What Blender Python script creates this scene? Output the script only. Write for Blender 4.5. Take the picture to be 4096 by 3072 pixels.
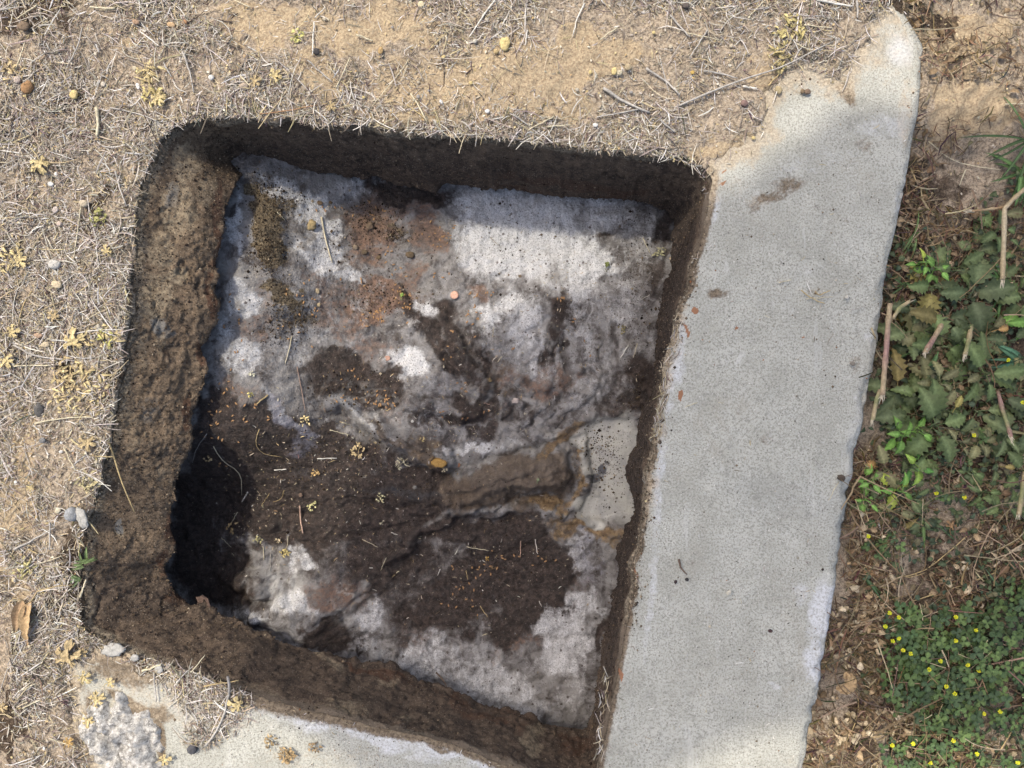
import bpy, math, random
import numpy as np
from mathutils import Vector, Matrix, Euler

R = math.radians
random.seed(7)
rng = np.random.default_rng(7)
scene = bpy.context.scene
for o in list(bpy.data.objects):
    bpy.data.objects.remove(o)

# ------------------------------------------------------------------ camera, sky, sun, exposure
H = 0.90                                   # phone held 0.9 m above the slab
cam_d = bpy.data.cameras.new('camera')
cam = bpy.data.objects.new('camera', cam_d)
scene.collection.objects.link(cam)
cam.location = (0, 0, H)
cam.rotation_euler = (0, 0, 0)
cam_d.lens = 26.0
cam_d.sensor_width = 36.0
cam_d.clip_start = 0.02
cam_d.clip_end = 2000
scene.camera = cam
SX, SY = 0.42, 0.36                        # shadow shift per unit of height: right, and down in the picture
world = bpy.data.worlds.new('World')
scene.world = world
world.use_nodes = True
wn = world.node_tree
sky = wn.nodes.new('ShaderNodeTexSky')
sky.sky_type = 'NISHITA'
sky.sun_disc = False
sky.sun_elevation = math.atan(1.0 / math.hypot(SX, SY))
sky.sun_rotation = math.atan2(-SX, SY)
sky.air_density = 1.0
sky.dust_density = 5.0
sky.ozone_density = 0.6
bg = wn.nodes['Background']
wn.links.new(sky.outputs[0], bg.inputs[0])
bg.inputs[1].default_value = 0.15
sun_d = bpy.data.lights.new('sun', 'SUN')
sun = bpy.data.objects.new('sun', sun_d)
scene.collection.objects.link(sun)
sun_d.energy = 2.1
sun_d.angle = R(0.9)
sun_d.color = (1.0, 0.93, 0.80)
sun.rotation_euler = Vector((SX, -SY, -1)).to_track_quat('-Z', 'Y').to_euler()
scene.view_settings.view_transform = 'Standard'
scene.view_settings.look = 'None'
scene.view_settings.exposure = 0.64
scene.view_settings.gamma = 1.0

# ------------------------------------------------------------------ helpers
S = 2 * H * (18.0 / 26.0) / 4096.0         # metres per photo pixel on the slab plane

def W(x, y, z=0.0):
    f = (1 - z / H) * S
    return ((x - 2048) * f, (1536 - y) * f)

def toimg(X, Y, Z=0.0):
    f = (1 - Z / H) * S
    return X / f + 2048, 1536 - Y / f

def hash2(ix, iy, seed):
    h = (ix.astype(np.int64) * 374761393 + iy.astype(np.int64) * 668265263 + seed * 1442695041) & 0xffffffff
    h = ((h ^ (h >> 13)) * 1274126177) & 0xffffffff
    h = ((h ^ (h >> 16)) * 2246822519) & 0xffffffff
    return ((h ^ (h >> 15)) & 0xffffff) / float(0xffffff)

def vn(x, y, seed=0):
    ix = np.floor(x); iy = np.floor(y)
    fx = x - ix; fy = y - iy
    ux = fx * fx * fx * (fx * (fx * 6 - 15) + 10); uy = fy * fy * fy * (fy * (fy * 6 - 15) + 10)
    ix = ix.astype(np.int64); iy = iy.astype(np.int64)
    a = hash2(ix, iy, seed); b = hash2(ix + 1, iy, seed)
    c = hash2(ix, iy + 1, seed); d = hash2(ix + 1, iy + 1, seed)
    return (a * (1 - ux) + b * ux) * (1 - uy) + (c * (1 - ux) + d * ux) * uy

def fbm(x, y, scale, octv=4, seed=0, gain=0.5):
    """-1..1 roughly; scale = feature size in metres"""
    x = np.asarray(x, float) / scale; y = np.asarray(y, float) / scale
    s = 0; a = 1.0; t = 0
    for k in range(octv):
        s = s + a * (vn(x * 2 ** k + 17.3 * k, y * 2 ** k - 9.1 * k, seed + k) * 2 - 1)
        t += a; a *= gain
    return s / t * 1.6

def hash3(ix, iy, iz, seed):
    return hash2(ix + iz * 7919, iy - iz * 104729, seed)

def vn3(x, y, z, seed=0):
    ix = np.floor(x); iy = np.floor(y); iz = np.floor(z)
    fx, fy, fz = x - ix, y - iy, z - iz
    u, v, w = [f * f * (3 - 2 * f) for f in (fx, fy, fz)]
    ix, iy, iz = [i.astype(np.int64) for i in (ix, iy, iz)]
    def pl(k):
        a = hash3(ix, iy, iz + k, seed); b = hash3(ix + 1, iy, iz + k, seed)
        c = hash3(ix, iy + 1, iz + k, seed); d = hash3(ix + 1, iy + 1, iz + k, seed)
        return (a * (1 - u) + b * u) * (1 - v) + (c * (1 - u) + d * u) * v
    return pl(0) * (1 - w) + pl(1) * w

def fbm3(p, scale, octv=4, seed=0, gain=0.5):
    x, y, z = [p[..., i] / scale for i in range(3)]
    s = 0; a = 1.0; t = 0
    for k in range(octv):
        f = 2 ** k
        s = s + a * (vn3(x * f + 3.3 * k, y * f + 7.7 * k, z * f + 1.1 * k, seed + k) * 2 - 1)
        t += a; a *= gain
    return s / t * 1.6

def sstep(a, b, x):
    t = np.clip((x - a) / (b - a), 0, 1)
    return t * t * (3 - 2 * t)

def inpoly(px, py, poly):
    px = np.asarray(px, float); py = np.asarray(py, float)
    ins = np.zeros(px.shape, bool)
    n = len(poly)
    for i in range(n):
        x0, y0 = poly[i]; x1, y1 = poly[(i + 1) % n]
        if y0 == y1: continue
        c = ((y0 > py) != (y1 > py)) & (px < (x1 - x0) * (py - y0) / (y1 - y0) + x0)
        ins ^= c
    return ins

def polydist(px, py, poly, closed=True):
    px = np.asarray(px, float); py = np.asarray(py, float)
    d = np.full(px.shape, 1e9)
    n = len(poly)
    for i in range(n if closed else n - 1):
        x0, y0 = poly[i]; x1, y1 = poly[(i + 1) % n]
        dx, dy = x1 - x0, y1 - y0
        t = np.clip(((px - x0) * dx + (py - y0) * dy) / (dx * dx + dy * dy + 1e-12), 0, 1)
        d = np.minimum(d, np.hypot(px - x0 - t * dx, py - y0 - t * dy))
    return d

def blobs(ix, iy, lst, warp=None):
    """max of soft ellipses in photo pixel coordinates: (x, y, rx, ry, angle_deg, weight)"""
    m = np.zeros(np.shape(ix))
    for b in lst:
        x, y, rx, ry = b[:4]
        an = R(b[4]) if len(b) > 4 else 0
        w = b[5] if len(b) > 5 else 1
        dx = ix - x; dy = iy - y
        u = (dx * math.cos(an) + dy * math.sin(an)) / rx
        v = (-dx * math.sin(an) + dy * math.cos(an)) / ry
        m = np.maximum(m, w * (1 - sstep(0.45, 1.35, np.sqrt(u * u + v * v))))
    return m

def mesh_np(name, V, F, smooth=True):
    """V (n,3); F (m,k) int array"""
    V = np.ascontiguousarray(V, dtype=np.float32); F = np.ascontiguousarray(F, dtype=np.int32)
    me = bpy.data.meshes.new(name)
    me.vertices.add(len(V)); me.vertices.foreach_set('co', V.ravel())
    m, k = F.shape
    me.loops.add(m * k); me.loops.foreach_set('vertex_index', F.ravel())
    me.polygons.add(m)
    me.polygons.foreach_set('loop_start', np.arange(0, m * k, k, dtype=np.int32))
    me.polygons.foreach_set('loop_total', np.full(m, k, dtype=np.int32))
    me.polygons.foreach_set('use_smooth', np.full(m, smooth, dtype=bool))
    me.update(calc_edges=True); me.validate()
    return me

def mesh_py(name, V, F, smooth=True):
    me = bpy.data.meshes.new(name)
    me.from_pydata([tuple(v) for v in V], [], F)
    if smooth:
        me.polygons.foreach_set('use_smooth', [True] * len(me.polygons))
    me.update()
    return me

def colattr(me, name, rgb):
    a = me.color_attributes.new(name, 'FLOAT_COLOR', 'POINT')
    rgb = np.asarray(rgb, dtype=np.float32)
    c = np.ones((len(rgb), 4), dtype=np.float32); c[:, :3] = rgb
    a.data.foreach_set('color', c.ravel())

def grid_faces(nu, nv, wrap=False):
    """vertex index = u*nv+v ; wrap closes u"""
    U = nu if wrap else nu - 1
    u = np.arange(U)[:, None]; v = np.arange(nv - 1)[None, :]
    un = (u + 1) % nu
    return np.stack([u * nv + v, un * nv + v, un * nv + v + 1, u * nv + v + 1], -1).reshape(-1, 4)

def link(name, me, mat=None, parent=None):
    o = bpy.data.objects.new(name, me)
    scene.collection.objects.link(o)
    if mat is not None:
        me.materials.clear(); me.materials.append(mat)
    if parent is not None: o.parent = parent
    return o

def tag(o, label=None, cat=None, group=None, kind=None):
    if label: o['label'] = label
    if cat: o['category'] = cat
    if group: o['group'] = group
    if kind: o['kind'] = kind
    return o

def empty(name, loc, rz=0.0):
    o = bpy.data.objects.new(name, None)
    scene.collection.objects.link(o)
    o.empty_display_size = 0.01
    o.location = loc; o.rotation_euler = (0, 0, rz)
    return o

# ------------------------------------------------------------------ material kit
class NT:
    def __init__(self, name, rough=0.85, spec=0.25):
        self.m = bpy.data.materials.new(name); self.m.use_nodes = True
        self.t = self.m.node_tree; self.b = self.t.nodes['Principled BSDF']
        self.b.inputs['Roughness'].default_value = rough
        self.b.inputs['Specular IOR Level'].default_value = spec
        self.co = None
    def n(self, k, **kw):
        nd = self.t.nodes.new(k)
        for a, v in kw.items(): setattr(nd, a, v)
        return nd
    def l(self, a, b): self.t.links.new(a, b)
    def coord(self):
        if self.co is None: self.co = self.n('ShaderNodeTexCoord').outputs['Object']
        return self.co
    def noise(self, size, detail=4, rough=0.6, dist=0.0, stretch=None):
        nd = self.n('ShaderNodeTexNoise')
        nd.inputs['Scale'].default_value = 1.0 / size
        nd.inputs['Detail'].default_value = detail
        nd.inputs['Roughness'].default_value = rough
        nd.inputs['Distortion'].default_value = dist
        src = self.coord()
        if stretch:
            mp = self.n('ShaderNodeMapping'); mp.inputs['Scale'].default_value = stretch
            self.l(src, mp.inputs[0]); src = mp.outputs[0]
        self.l(src, nd.inputs['Vector'])
        return nd.outputs['Fac']
    def ridged(self, size, detail=6, rough=0.6):
        o = self.noise(size, detail, rough); nd = o.node
        nd.noise_type = 'RIDGED_MULTIFRACTAL'; nd.normalize = True
        return o
    def voro(self, size, feature='F1'):
        nd = self.n('ShaderNodeTexVoronoi', feature=feature)
        nd.inputs['Scale'].default_value = 1.0 / size
        self.l(self.coord(), nd.inputs['Vector'])
        return nd
    def val(self, op, a, b=None, clamp=False):
        nd = self.n('ShaderNodeMath', operation=op); nd.use_clamp = clamp
        for i, s in enumerate((a, b)):
            if s is None: continue
            if isinstance(s, (int, float)): nd.inputs[i].default_value = s
            else: self.l(s, nd.inputs[i])
        return nd.outputs[0]
    def ramp(self, f, a, b, lo=0.0, hi=1.0):
        nd = self.n('ShaderNodeMapRange', interpolation_type='SMOOTHSTEP')
        self.l(f, nd.inputs[0])
        nd.inputs[1].default_value = a; nd.inputs[2].default_value = b
        nd.inputs[3].default_value = lo; nd.inputs[4].default_value = hi
        return nd.outputs[0]
    def mix(self, f, a, b, mode='MIX'):
        nd = self.n('ShaderNodeMix', data_type='RGBA', blend_type=mode)
        ins = [i for i in nd.inputs if i.type == 'RGBA']; fi = nd.inputs[0]
        if isinstance(f, (int, float)): fi.default_value = f
        else: self.l(f, fi)
        for s, i in zip((a, b), ins):
            if isinstance(s, (tuple, list)): i.default_value = (*s, 1)
            else: self.l(s, i)
        return [o for o in nd.outputs if o.type == 'RGBA'][0]
    def attr(self, name):
        nd = self.n('ShaderNodeAttribute', attribute_name=name)
        sp = self.n('ShaderNodeSeparateColor'); self.l(nd.outputs['Color'], sp.inputs[0])
        return nd.outputs['Color'], sp.outputs[0], sp.outputs[1], sp.outputs[2]
    def edge(self, mask, noise, k=0.5, lo=0.4, hi=0.6):
        """mask 0..1 broken up by a noise"""
        a = self.val('SUBTRACT', noise, 0.5); a = self.val('MULTIPLY', a, k * 2)
        return self.ramp(self.val('ADD', mask, a), lo, hi)
    def color(self, c): self.l(c, self.b.inputs['Base Color'])
    def bump(self, h, dist, strength=1.0, prev=None):
        nd = self.n('ShaderNodeBump'); nd.inputs['Distance'].default_value = dist
        nd.inputs['Strength'].default_value = strength
        self.l(h, nd.inputs['Height'])
        if prev is not None: self.l(prev, nd.inputs['Normal'])
        self.l(nd.outputs[0], self.b.inputs['Normal'])
        return nd.outputs[0]

def simple(name, c1, c2, size=0.004, rough=0.8, spec=0.25, bump=0.0, sub=0.0):
    k = NT(name, rough, spec)
    k.color(k.mix(k.ramp(k.noise(size, 5, 0.65), 0.3, 0.7), c1, c2))
    if bump: k.bump(k.noise(size * 0.6, 4), bump)
    return k.m

def varied(name, rough=0.8, spec=0.2, amount=0.35, size=0.006, trans=0.0):
    """colour from the mesh attribute 'Col' with mottling"""
    k = NT(name, rough, spec)
    c, _, _, _ = k.attr('Col')
    dk = k.mix(1.0, c, (1 - amount, 1 - amount, 1 - amount * 1.05), 'MULTIPLY')
    k.color(k.mix(k.ramp(k.noise(size, 4, 0.7), 0.35, 0.65), dk, c))
    if trans:
        k.b.inputs['Subsurface Weight'].default_value = 0.0
    k.bump(k.noise(size * 0.4, 3), 0.0006)
    return k.m

# ------------------------------------------------------------------ the pit outline (photo pixels; rim on the slab plane, lip at its own depth)
PAIRS = [
 (700,500,975,688,.11),(800,462,1010,664,.14),(900,470,1090,667,.15),(1100,480,1203,686,.15),(1200,487,1330,690,.15),
 (1350,497,1476,704,.15),(1480,508,1616,736,.15),(1620,522,1745,774,.15),(1680,528,1778,737,.15),(1850,548,1920,739,.15),
 (2100,572,2140,766,.15),(2400,600,2390,789,.15),(2640,625,2590,812,.15),(2750,645,2680,838,.15),(2820,675,2707,870,.15),
 (2848,720,2710,905,.15),(2830,850,2700,975,.15),(2790,1000,2682,1060,.15),(2745,1130,2654,1190,.15),(2695,1340,2632,1370,.15),
 (2650,1560,2597,1555,.15),(2625,1720,2562,1690,.15),(2612,1800,2553,1780,.15),(2600,1860,2510,1815,.15),(2592,1960,2502,1900,.15),
 (2580,2060,2528,1985,.15),(2570,2140,2532,2055,.15),(2548,2240,2485,2120,.15),(2524,2370,2466,2250,.15),(2496,2560,2445,2402,.15),
 (2468,2720,2420,2565,.15),(2430,2890,2394,2705,.15),(2398,3030,2375,2845,.15),(2380,3130,2365,2905,.15),(2325,3170,2340,2930,.15),
 (2200,3130,2250,2913,.145),(2000,3060,2080,2868,.14),(1793,2975,1900,2810,.14),(1600,2930,1720,2740,.135),(1400,2885,1550,2675,.135),
 (1250,2845,1393,2632,.13),(1080,2800,1203,2585,.13),(930,2750,1076,2541,.12),(760,2690,960,2498,.115),(620,2650,905,2468,.11),
 (500,2610,850,2436,.105),(440,2585,817,2404,.10),(390,2555,785,2423,.10),(335,2500,722,2393,.08),(318,2400,671,2322,.072),
 (322,2300,661,2262,.072),(335,2225,696,2199,.065),(352,2150,680,2140,.065),(368,2080,690,2045,.06),(385,1990,695,1965,.06),
 (402,1910,715,1885,.056),(420,1850,740,1825,.056),(438,1790,760,1768,.056),(455,1710,755,1705,.056),(472,1610,785,1604,.056),
 (488,1545,824,1540,.056),(498,1460,828,1464,.056),(508,1400,802,1409,.056),(516,1335,822,1350,.056),(524,1265,856,1300,.056),
 (530,1150,862,1185,.056),(540,960,880,1000,.056),(553,840,895,890,.056),(570,740,920,790,.056),(600,650,934,722,.062),(640,560,958,708,.08)]
NP_ = len(PAIRS)
RIMW = [W(p[0], p[1], 0) for p in PAIRS]
LIPW = [W(p[2], p[3], -p[4]) for p in PAIRS]
NT_ = 1000
# resample by mean arc length
seg = []
for i in range(NP_):
    j = (i + 1) % NP_
    seg.append(0.5 * (math.dist(RIMW[i], RIMW[j]) + math.dist(LIPW[i], LIPW[j])))
cum = np.concatenate([[0], np.cumsum(seg)]); PER = cum[-1]
tt = np.arange(NT_) / NT_ * PER
def samp(vals):
    v = np.array(list(vals) + [vals[0]], float)
    return np.interp(tt, cum, v)
def smooth_loop(a, n=3):
    for _ in range(n): a = (np.roll(a, 1) + 2 * a + np.roll(a, -1)) / 4
    return a
rx = smooth_loop(samp([p[0] for p in RIMW]), 3); ry = smooth_loop(samp([p[1] for p in RIMW]), 3)
lx = smooth_loop(samp([p[0] for p in LIPW]), 6); ly = smooth_loop(samp([p[1] for p in LIPW]), 6)
lz = -smooth_loop(samp([p[4] for p in PAIRS]), 20)
nrm = np.stack([rx - lx, ry - ly], 1)
# outward direction from the loop itself
tx = np.roll(rx, -4) - np.roll(rx, 4); ty = np.roll(ry, -4) - np.roll(ry, 4)
tl = np.hypot(tx, ty) + 1e-9
ox, oy = smooth_loop(-ty / tl, 30), smooth_loop(tx / tl, 30)
ll = np.hypot(ox, oy); ox /= ll; oy /= ll
# periodic 1-d noise along the rim
def loopnoise(scale, seed, octv=4):
    r = PER / (2 * math.pi); a = tt / PER * 2 * math.pi
    return fbm(r * np.cos(a) + 5, r * np.sin(a) + 5, scale, octv, seed)
imx, imy = toimg(rx, ry)
soilside = sstep(1.0, 0.0, np.clip((imx - 2700) / 150, 0, 1)) * (imy < 2500) + ((imx < 650) & (imy >= 2500))
soilside = smooth_loop(np.clip(soilside, 0, 1), 30)
rj = loopnoise(0.03, 3) * (0.0018 + 0.004 * soilside)
rx = rx + ox * rj; ry = ry + oy * rj
lj = loopnoise(0.03, 9, 6) * 0.0036 + loopnoise(0.005, 19, 3) * 0.0014
lx = lx + ox * lj; ly = ly + oy * lj
RIMPOLY = list(zip(rx, ry))
RIMSIMPLE = list(zip(rx[::8], ry[::8]))
LIPSIMPLE = list(zip(lx[::8], ly[::8]))

# ------------------------------------------------------------------ slab outline and soil cover
SLAB_OUT = [(3640,150),(3672,230),(3690,182),(3678,420),(3640,560),(3610,700),(3572,1000),(3533,1250),(3500,1440),(3445,1750),(3405,1960),
            (3375,2150),(3330,2480),(3300,2680),(3268,2830),(3215,3072),(3140,3420)]
EXPOSED = [(2850,655),(2925,620),(2990,585),(3045,540),(3068,460),(3085,385),(3130,330),(3205,262),(3275,268),(3325,330),(3372,352),(3380,300),(3430,240),
           (3478,150),(3470,95),(3530,45),(3610,60),(3650,110),(3700,160),(3800,200),(3720,560),(3650,1000),(3520,1800),(3380,2700),(3300,3420),
           (420,3420),(370,3072),(335,2890),(255,2760),(270,2660),(400,2590),(600,2600),(1500,2700),(2300,2900),(2550,2000),(2700,1000)]
EXW = [W(*p) for p in EXPOSED]
SLABEDGE = [W(*p) for p in [(3560,-60),(3640,80),(3696,180)] + SLAB_OUT[3:]]

def edge_side(X, Y):
    """>0 : beyond the slab's right-hand edge (metres)"""
    ex = np.array([p[0] for p in SLABEDGE])[::-1]; ey = np.array([p[1] for p in SLABEDGE])[::-1]
    return X - np.interp(Y, ey, ex)

def soil_sd(X, Y):
    X = np.asarray(X, float); Y = np.asarray(Y, float)
    d = polydist(X, Y, EXW); d = np.where(inpoly(X, Y, EXW), -d, d)
    return d + fbm(X, Y, 0.03, 4, 21) * 0.010 + fbm(X, Y, 0.006, 3, 25) * 0.003

def gz(X, Y):
    X = np.asarray(X, float); Y = np.asarray(Y, float)
    sd = soil_sd(X, Y); es = edge_side(X, Y)
    cover = 0.0045 * sstep(-0.002, 0.012, sd) + 0.004 * sstep(0.01, 0.10, sd)
    rough = fbm(X, Y, 0.12, 4, 31) * 0.006 + fbm(X, Y, 0.018, 4, 35) * 0.0022 + fbm(X, Y, 0.005, 2, 36) * 0.0008
    z = -0.006 + (cover + 0.006) * sstep(-0.004, 0.010, sd) + rough * sstep(0.0, 0.02, sd)
    z = np.where(sd < -0.01, -0.02, z)
    ix, iy = toimg(X, Y)
    zr = -0.030 + 0.024 * sstep(900, 150, iy) * sstep(0.25, 0.0, es) + fbm(X, Y, 0.09, 4, 41) * 0.010 + fbm(X, Y, 0.014, 3, 43) * 0.003
    z = np.where(es > 0.0005, zr, z)
    # gap at far lower left: the edge of a neighbouring opening
    gap = sstep(85, 45, ix + fbm(X, Y, 0.05, 3, 77) * 25) * sstep(2250, 2500, iy)
    return z - 0.05 * gap

# ground sheet, fine near the pit and coarse to the horizon
xs = np.concatenate([[-1500, -400, -100, -30, -8, -3, -1.6, -1.1], np.arange(-0.78, 0.781, 0.0028), [1.1, 1.6, 3, 8, 30, 100, 400, 1500]])
ys = np.concatenate([[-1500, -400, -100, -30, -8, -3, -1.6, -1.0], np.arange(-0.62, 0.621, 0.0028), [1.0, 1.6, 3, 8, 30, 100, 400, 1500]])
GX, GY = np.meshgrid(xs, ys, indexing='ij')
GX = GX.ravel(); GY = GY.ravel()
near = (abs(GX) < 2) & (abs(GY) < 2)
GZ = np.full(GX.shape, -0.01)
GZ[near] = gz(GX[near], GY[near])
infl = inpoly(GX, GY, RIMSIMPLE)
F = grid_faces(len(xs), len(ys))
keep = ~(infl[F].all(1))
# also leave out ground hidden deep under the slab
F = F[keep]
touch = np.zeros(len(GX), bool); touch[F.ravel()] = True
mv = np.where(touch & infl)[0]
RA = np.stack([rx, ry], 1)
dd = ((RA[None, :, :] - np.stack([GX[mv], GY[mv]], 1)[:, None, :]) ** 2).sum(-1)
nn = dd.argmin(1)
GX[mv] = rx[nn]; GY[mv] = ry[nn]; GZ[mv] = 0.0
rim_d = np.full(GX.shape, 1.0); rim_d[near] = polydist(GX[near], GY[near], list(zip(rx[::16], ry[::16])))
tap = sstep(0.016, 0.0, rim_d) * (edge_side(GX, GY) < 0) * near
GZ = np.where((tap > 0) & (GZ > 0), GZ * (1 - 0.8 * tap) + 0.0004, GZ)
GIX, GIY = toimg(GX, GY)
sdn = np.full(GX.shape, 1.0); sdn[near] = soil_sd(GX[near], GY[near])
SAND = [(1950,330,520,130,0),(1500,120,330,110,0),(2100,450,350,60,0),(90,1850,110,220,0),(60,2050,120,150),(1300,330,140,110),(3850,120,260,140),
        (3900,420,220,110),(40,2350,90,200),(1050,130,200,90),(2300,250,300,130),(550,200,140,80,0,.6),(2900,620,160,50),(3050,330,110,60),(1700,480,400,40)]
DARK = [(120,60,220,120),(60,560,200,80,0,.5),(280,470,160,60,0,.7),(430,900,70,130,0,.7),(2700,300,420,260,0,.35),(2550,80,300,120,0,.3),(3550,30,120,60),(250,1350,40,200),
        (3700,700,250,160,0,.6),(3650,1050,120,300,0,.9),(3900,1500,320,500,0,.9),(3500,2950,120,100,0,.7),(20,2750,80,420,0,1.2),(440,1500,40,200,0,.6),(310,2350,80,260,0,.9),(3850,2500,300,400,0,.6),(3780,50,100,60,0,.8)]  # also paints shade into gaps between verge weeds and the far-left opening
GIXw = GIX + (fbm(GX, GY, 0.05, 5, 101) * 70 + fbm(GX, GY, 0.012, 3, 103) * 22) * near
GIYw = GIY + (fbm(GX, GY, 0.05, 5, 102) * 70 + fbm(GX, GY, 0.012, 3, 104) * 22) * near
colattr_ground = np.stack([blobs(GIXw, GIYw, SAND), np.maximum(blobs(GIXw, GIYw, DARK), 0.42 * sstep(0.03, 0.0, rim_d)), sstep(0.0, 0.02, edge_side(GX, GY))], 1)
me = mesh_np('ground', np.stack([GX, GY, GZ], 1), F)
colattr(me, 'Mask', colattr_ground)
k = NT('soil_material', 0.95, 0.1)
_, sand, dark, right = k.attr('Mask')
base = k.mix(k.ramp(k.noise(0.004, 6, 0.75), 0.38, 0.62), (0.17, 0.135, 0.10), (0.48, 0.39, 0.285))
base = k.mix(k.ramp(k.noise(0.0016, 4, 0.7), 0.5, 0.72), base, (0.55, 0.48, 0.39))
sandc = k.mix(k.ramp(k.noise(0.003, 6, 0.7), 0.3, 0.65), (0.25, 0.185, 0.12), (0.52, 0.415, 0.275))
base = k.mix(k.edge(sand, k.noise(0.03, 6, 0.65), 0.6), base, sandc)
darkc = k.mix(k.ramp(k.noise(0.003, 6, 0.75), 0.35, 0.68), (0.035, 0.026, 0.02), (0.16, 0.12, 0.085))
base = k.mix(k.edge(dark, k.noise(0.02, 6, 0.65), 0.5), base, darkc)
vo = k.voro(0.0022); peb = k.ramp(vo.outputs['Distance'], 0.10, 0.22, 1, 0)
pc = k.mix(k.noise(0.02, 2), (0.25, 0.2, 0.15), (0.62, 0.55, 0.42))
base = k.mix(k.val('MULTIPLY', peb, 0.35), base, pc)
k.color(base)
k.bump(k.noise(0.005, 7, 0.75), 0.0035)
ground = tag(link('ground', me, k.m), kind='structure')

# ------------------------------------------------------------------ concrete collar: slab top + inner wall
collar = empty('concrete_collar', (0, 0, 0))
tag(collar, 'weathered grey concrete collar around the open pit, wide bare strip on the right', 'concrete collar')
# outer ring matched to the loop
ocx, ocy = W(1650, 1650)
outer_pts = [(700,250),(1400,300),(2100,380),(2700,430),(3150,300)]
def outer_for(i):
    return None
ancr = [ (imx_, imy_) for imx_, imy_ in zip(*toimg(rx, ry)) ]
# anchor rim parameter -> outer point
OUT = {0:(450,230),3:(1000,250),9:(1800,330),13:(2600,380),14:(3560,-40),15:(3696,178),16:(3672,450),18:(3572,1000),20:(3500,1440),21:(3445,1750),23:(3405,1960),
       26:(3375,2150),28:(3330,2480),29:(3300,2680),31:(3268,2830),32:(3215,3072),33:(3140,3420),34:(2900,3500),36:(2000,3450),40:(1200,3350),44:(600,3300),
       47:(130,3200),48:(120,2700),50:(110,2350),56:(180,1800),62:(260,1400),67:(330,900)}
ks = sorted(OUT); kp = [cum[i] for i in ks]
kx = [W(*OUT[i])[0] for i in ks]; ky = [W(*OUT[i])[1] for i in ks]
kp2 = kp + [PER + kp[0]]; kx2 = kx + [kx[0]]; ky2 = ky + [ky[0]]
qx = np.interp(tt, kp2, kx2); qy = np.interp(tt, kp2, ky2)
qn = loopnoise(0.04, 51, 6) * 0.0019 + loopnoise(0.09, 52, 2) * 0.0012
NS = 110
ss = np.linspace(0, 1, NS)
AX = rx[:, None] * (1 - ss) + qx[:, None] * ss
AY = ry[:, None] * (1 - ss) + qy[:, None] * ss
AX = AX + (qn[:, None] * sstep(0.8, 1, ss)); 
dedge = (1 - ss)[None, :] * np.hypot(qx - rx, qy - ry)[:, None]
drim = ss[None, :] * np.hypot(qx - rx, qy - ry)[:, None]
AZ = fbm(AX, AY, 0.15, 3, 61) * 0.0012 + fbm(AX, AY, 0.01, 3, 63) * 0.00025
AZ -= 0.004 * (1 - sstep(0, 0.008 , dedge + 0.003 * fbm(AX, AY, 0.008, 3, 66)))
AZ -= 0.0015 * (1 - sstep(0, 0.01, drim))
# chips on the slab's outer edge
chip = np.clip(fbm(AX, AY, 0.025, 3, 67) - 0.25, 0, 1) * (1 - sstep(0.0, 0.016, dedge)); AZ -= 0.010 * chip
under = 0.0
sdA = soil_sd(AX.ravel(), AY.ravel()).reshape(AX.shape)
AZ -= 0.004 * sstep(0.01, 0.03, sdA) * (edge_side(AX.ravel(), AY.ravel()).reshape(AX.shape) < -0.004)
# skirt rows down the outer side
skz = [-0.012, -0.03, -0.07]
EX = np.stack([AX[:, -1] + fbm(AX[:, -1], AY[:, -1] + z * 3, 0.012, 3, 68) * 0.002 - 0.001 for z in skz], 1)
EY = np.stack([AY[:, -1]] * 3, 1)
EZ = np.stack([np.full(NT_, z) for z in skz], 1)
VX = np.concatenate([AX, EX], 1); VY = np.concatenate([AY, EY], 1); VZ = np.concatenate([AZ, EZ], 1)
nv = VX.shape[1]
IXs, IYs = toimg(VX.ravel(), VY.ravel(), 0)
drimf = np.concatenate([drim, np.full((NT_, 3), 1.0)], 1).ravel()
dedf = np.concatenate([dedge, np.full((NT_, 3), 0.0)], 1).ravel()
# dirty brown band at the rim: wide along the bottom, thin on the right
bandw = np.interp(tt, [0, cum[12], cum[15], cum[20], cum[30], cum[33], cum[38], cum[43], cum[47], PER], [.02, .02, .013, .008, .008, .010, .012, .026, .05, .05])
sm = sstep(1.3, 0.25, np.concatenate([drim, np.full((NT_, 3), 1.0)], 1) / bandw[:, None]).ravel()
BROWN = [(560,2820,170,30,30,1.1),(650,2950,30,120,-10,.9),(370,2860,40,110,0,.8),(640,3060,50,40,0,.9),(300,2740,80,40,0,.7),(3080,780,70,30,0,.8),(3150,725,90,40,0,.7),(3020,820,60,30,0,.6),(2870,1190,40,20,0,.8),(3450,600,60,40,0,.5),(3380,880,40,40,0,.4),(3600,1050,40,60,0,.7),  # first entries: crevice shadow and dark soil painted around the mortar lump
         (3100,700,50,30,0,.4),(3250,1150,40,20,0,.5),(3060,1760,40,25,0,.5),(3160,1970,30,20,0,.4),(3420,1450,30,40,0,.5),(3390,360,30,60,0,.9),(3200,370,60,20,0,.6),
         (1100,2820,200,30,15,.6),(900,2750,200,60,15,.8),(1500,2900,250,25,12,.8),(1800,2985,200,22,18,.8),(520,2680,220,60,10,.8),(1250,3050,200,40,0,.3),(2760,2250,30,30,0,.4),(3120,2330,100,60,0,.3)]
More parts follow.
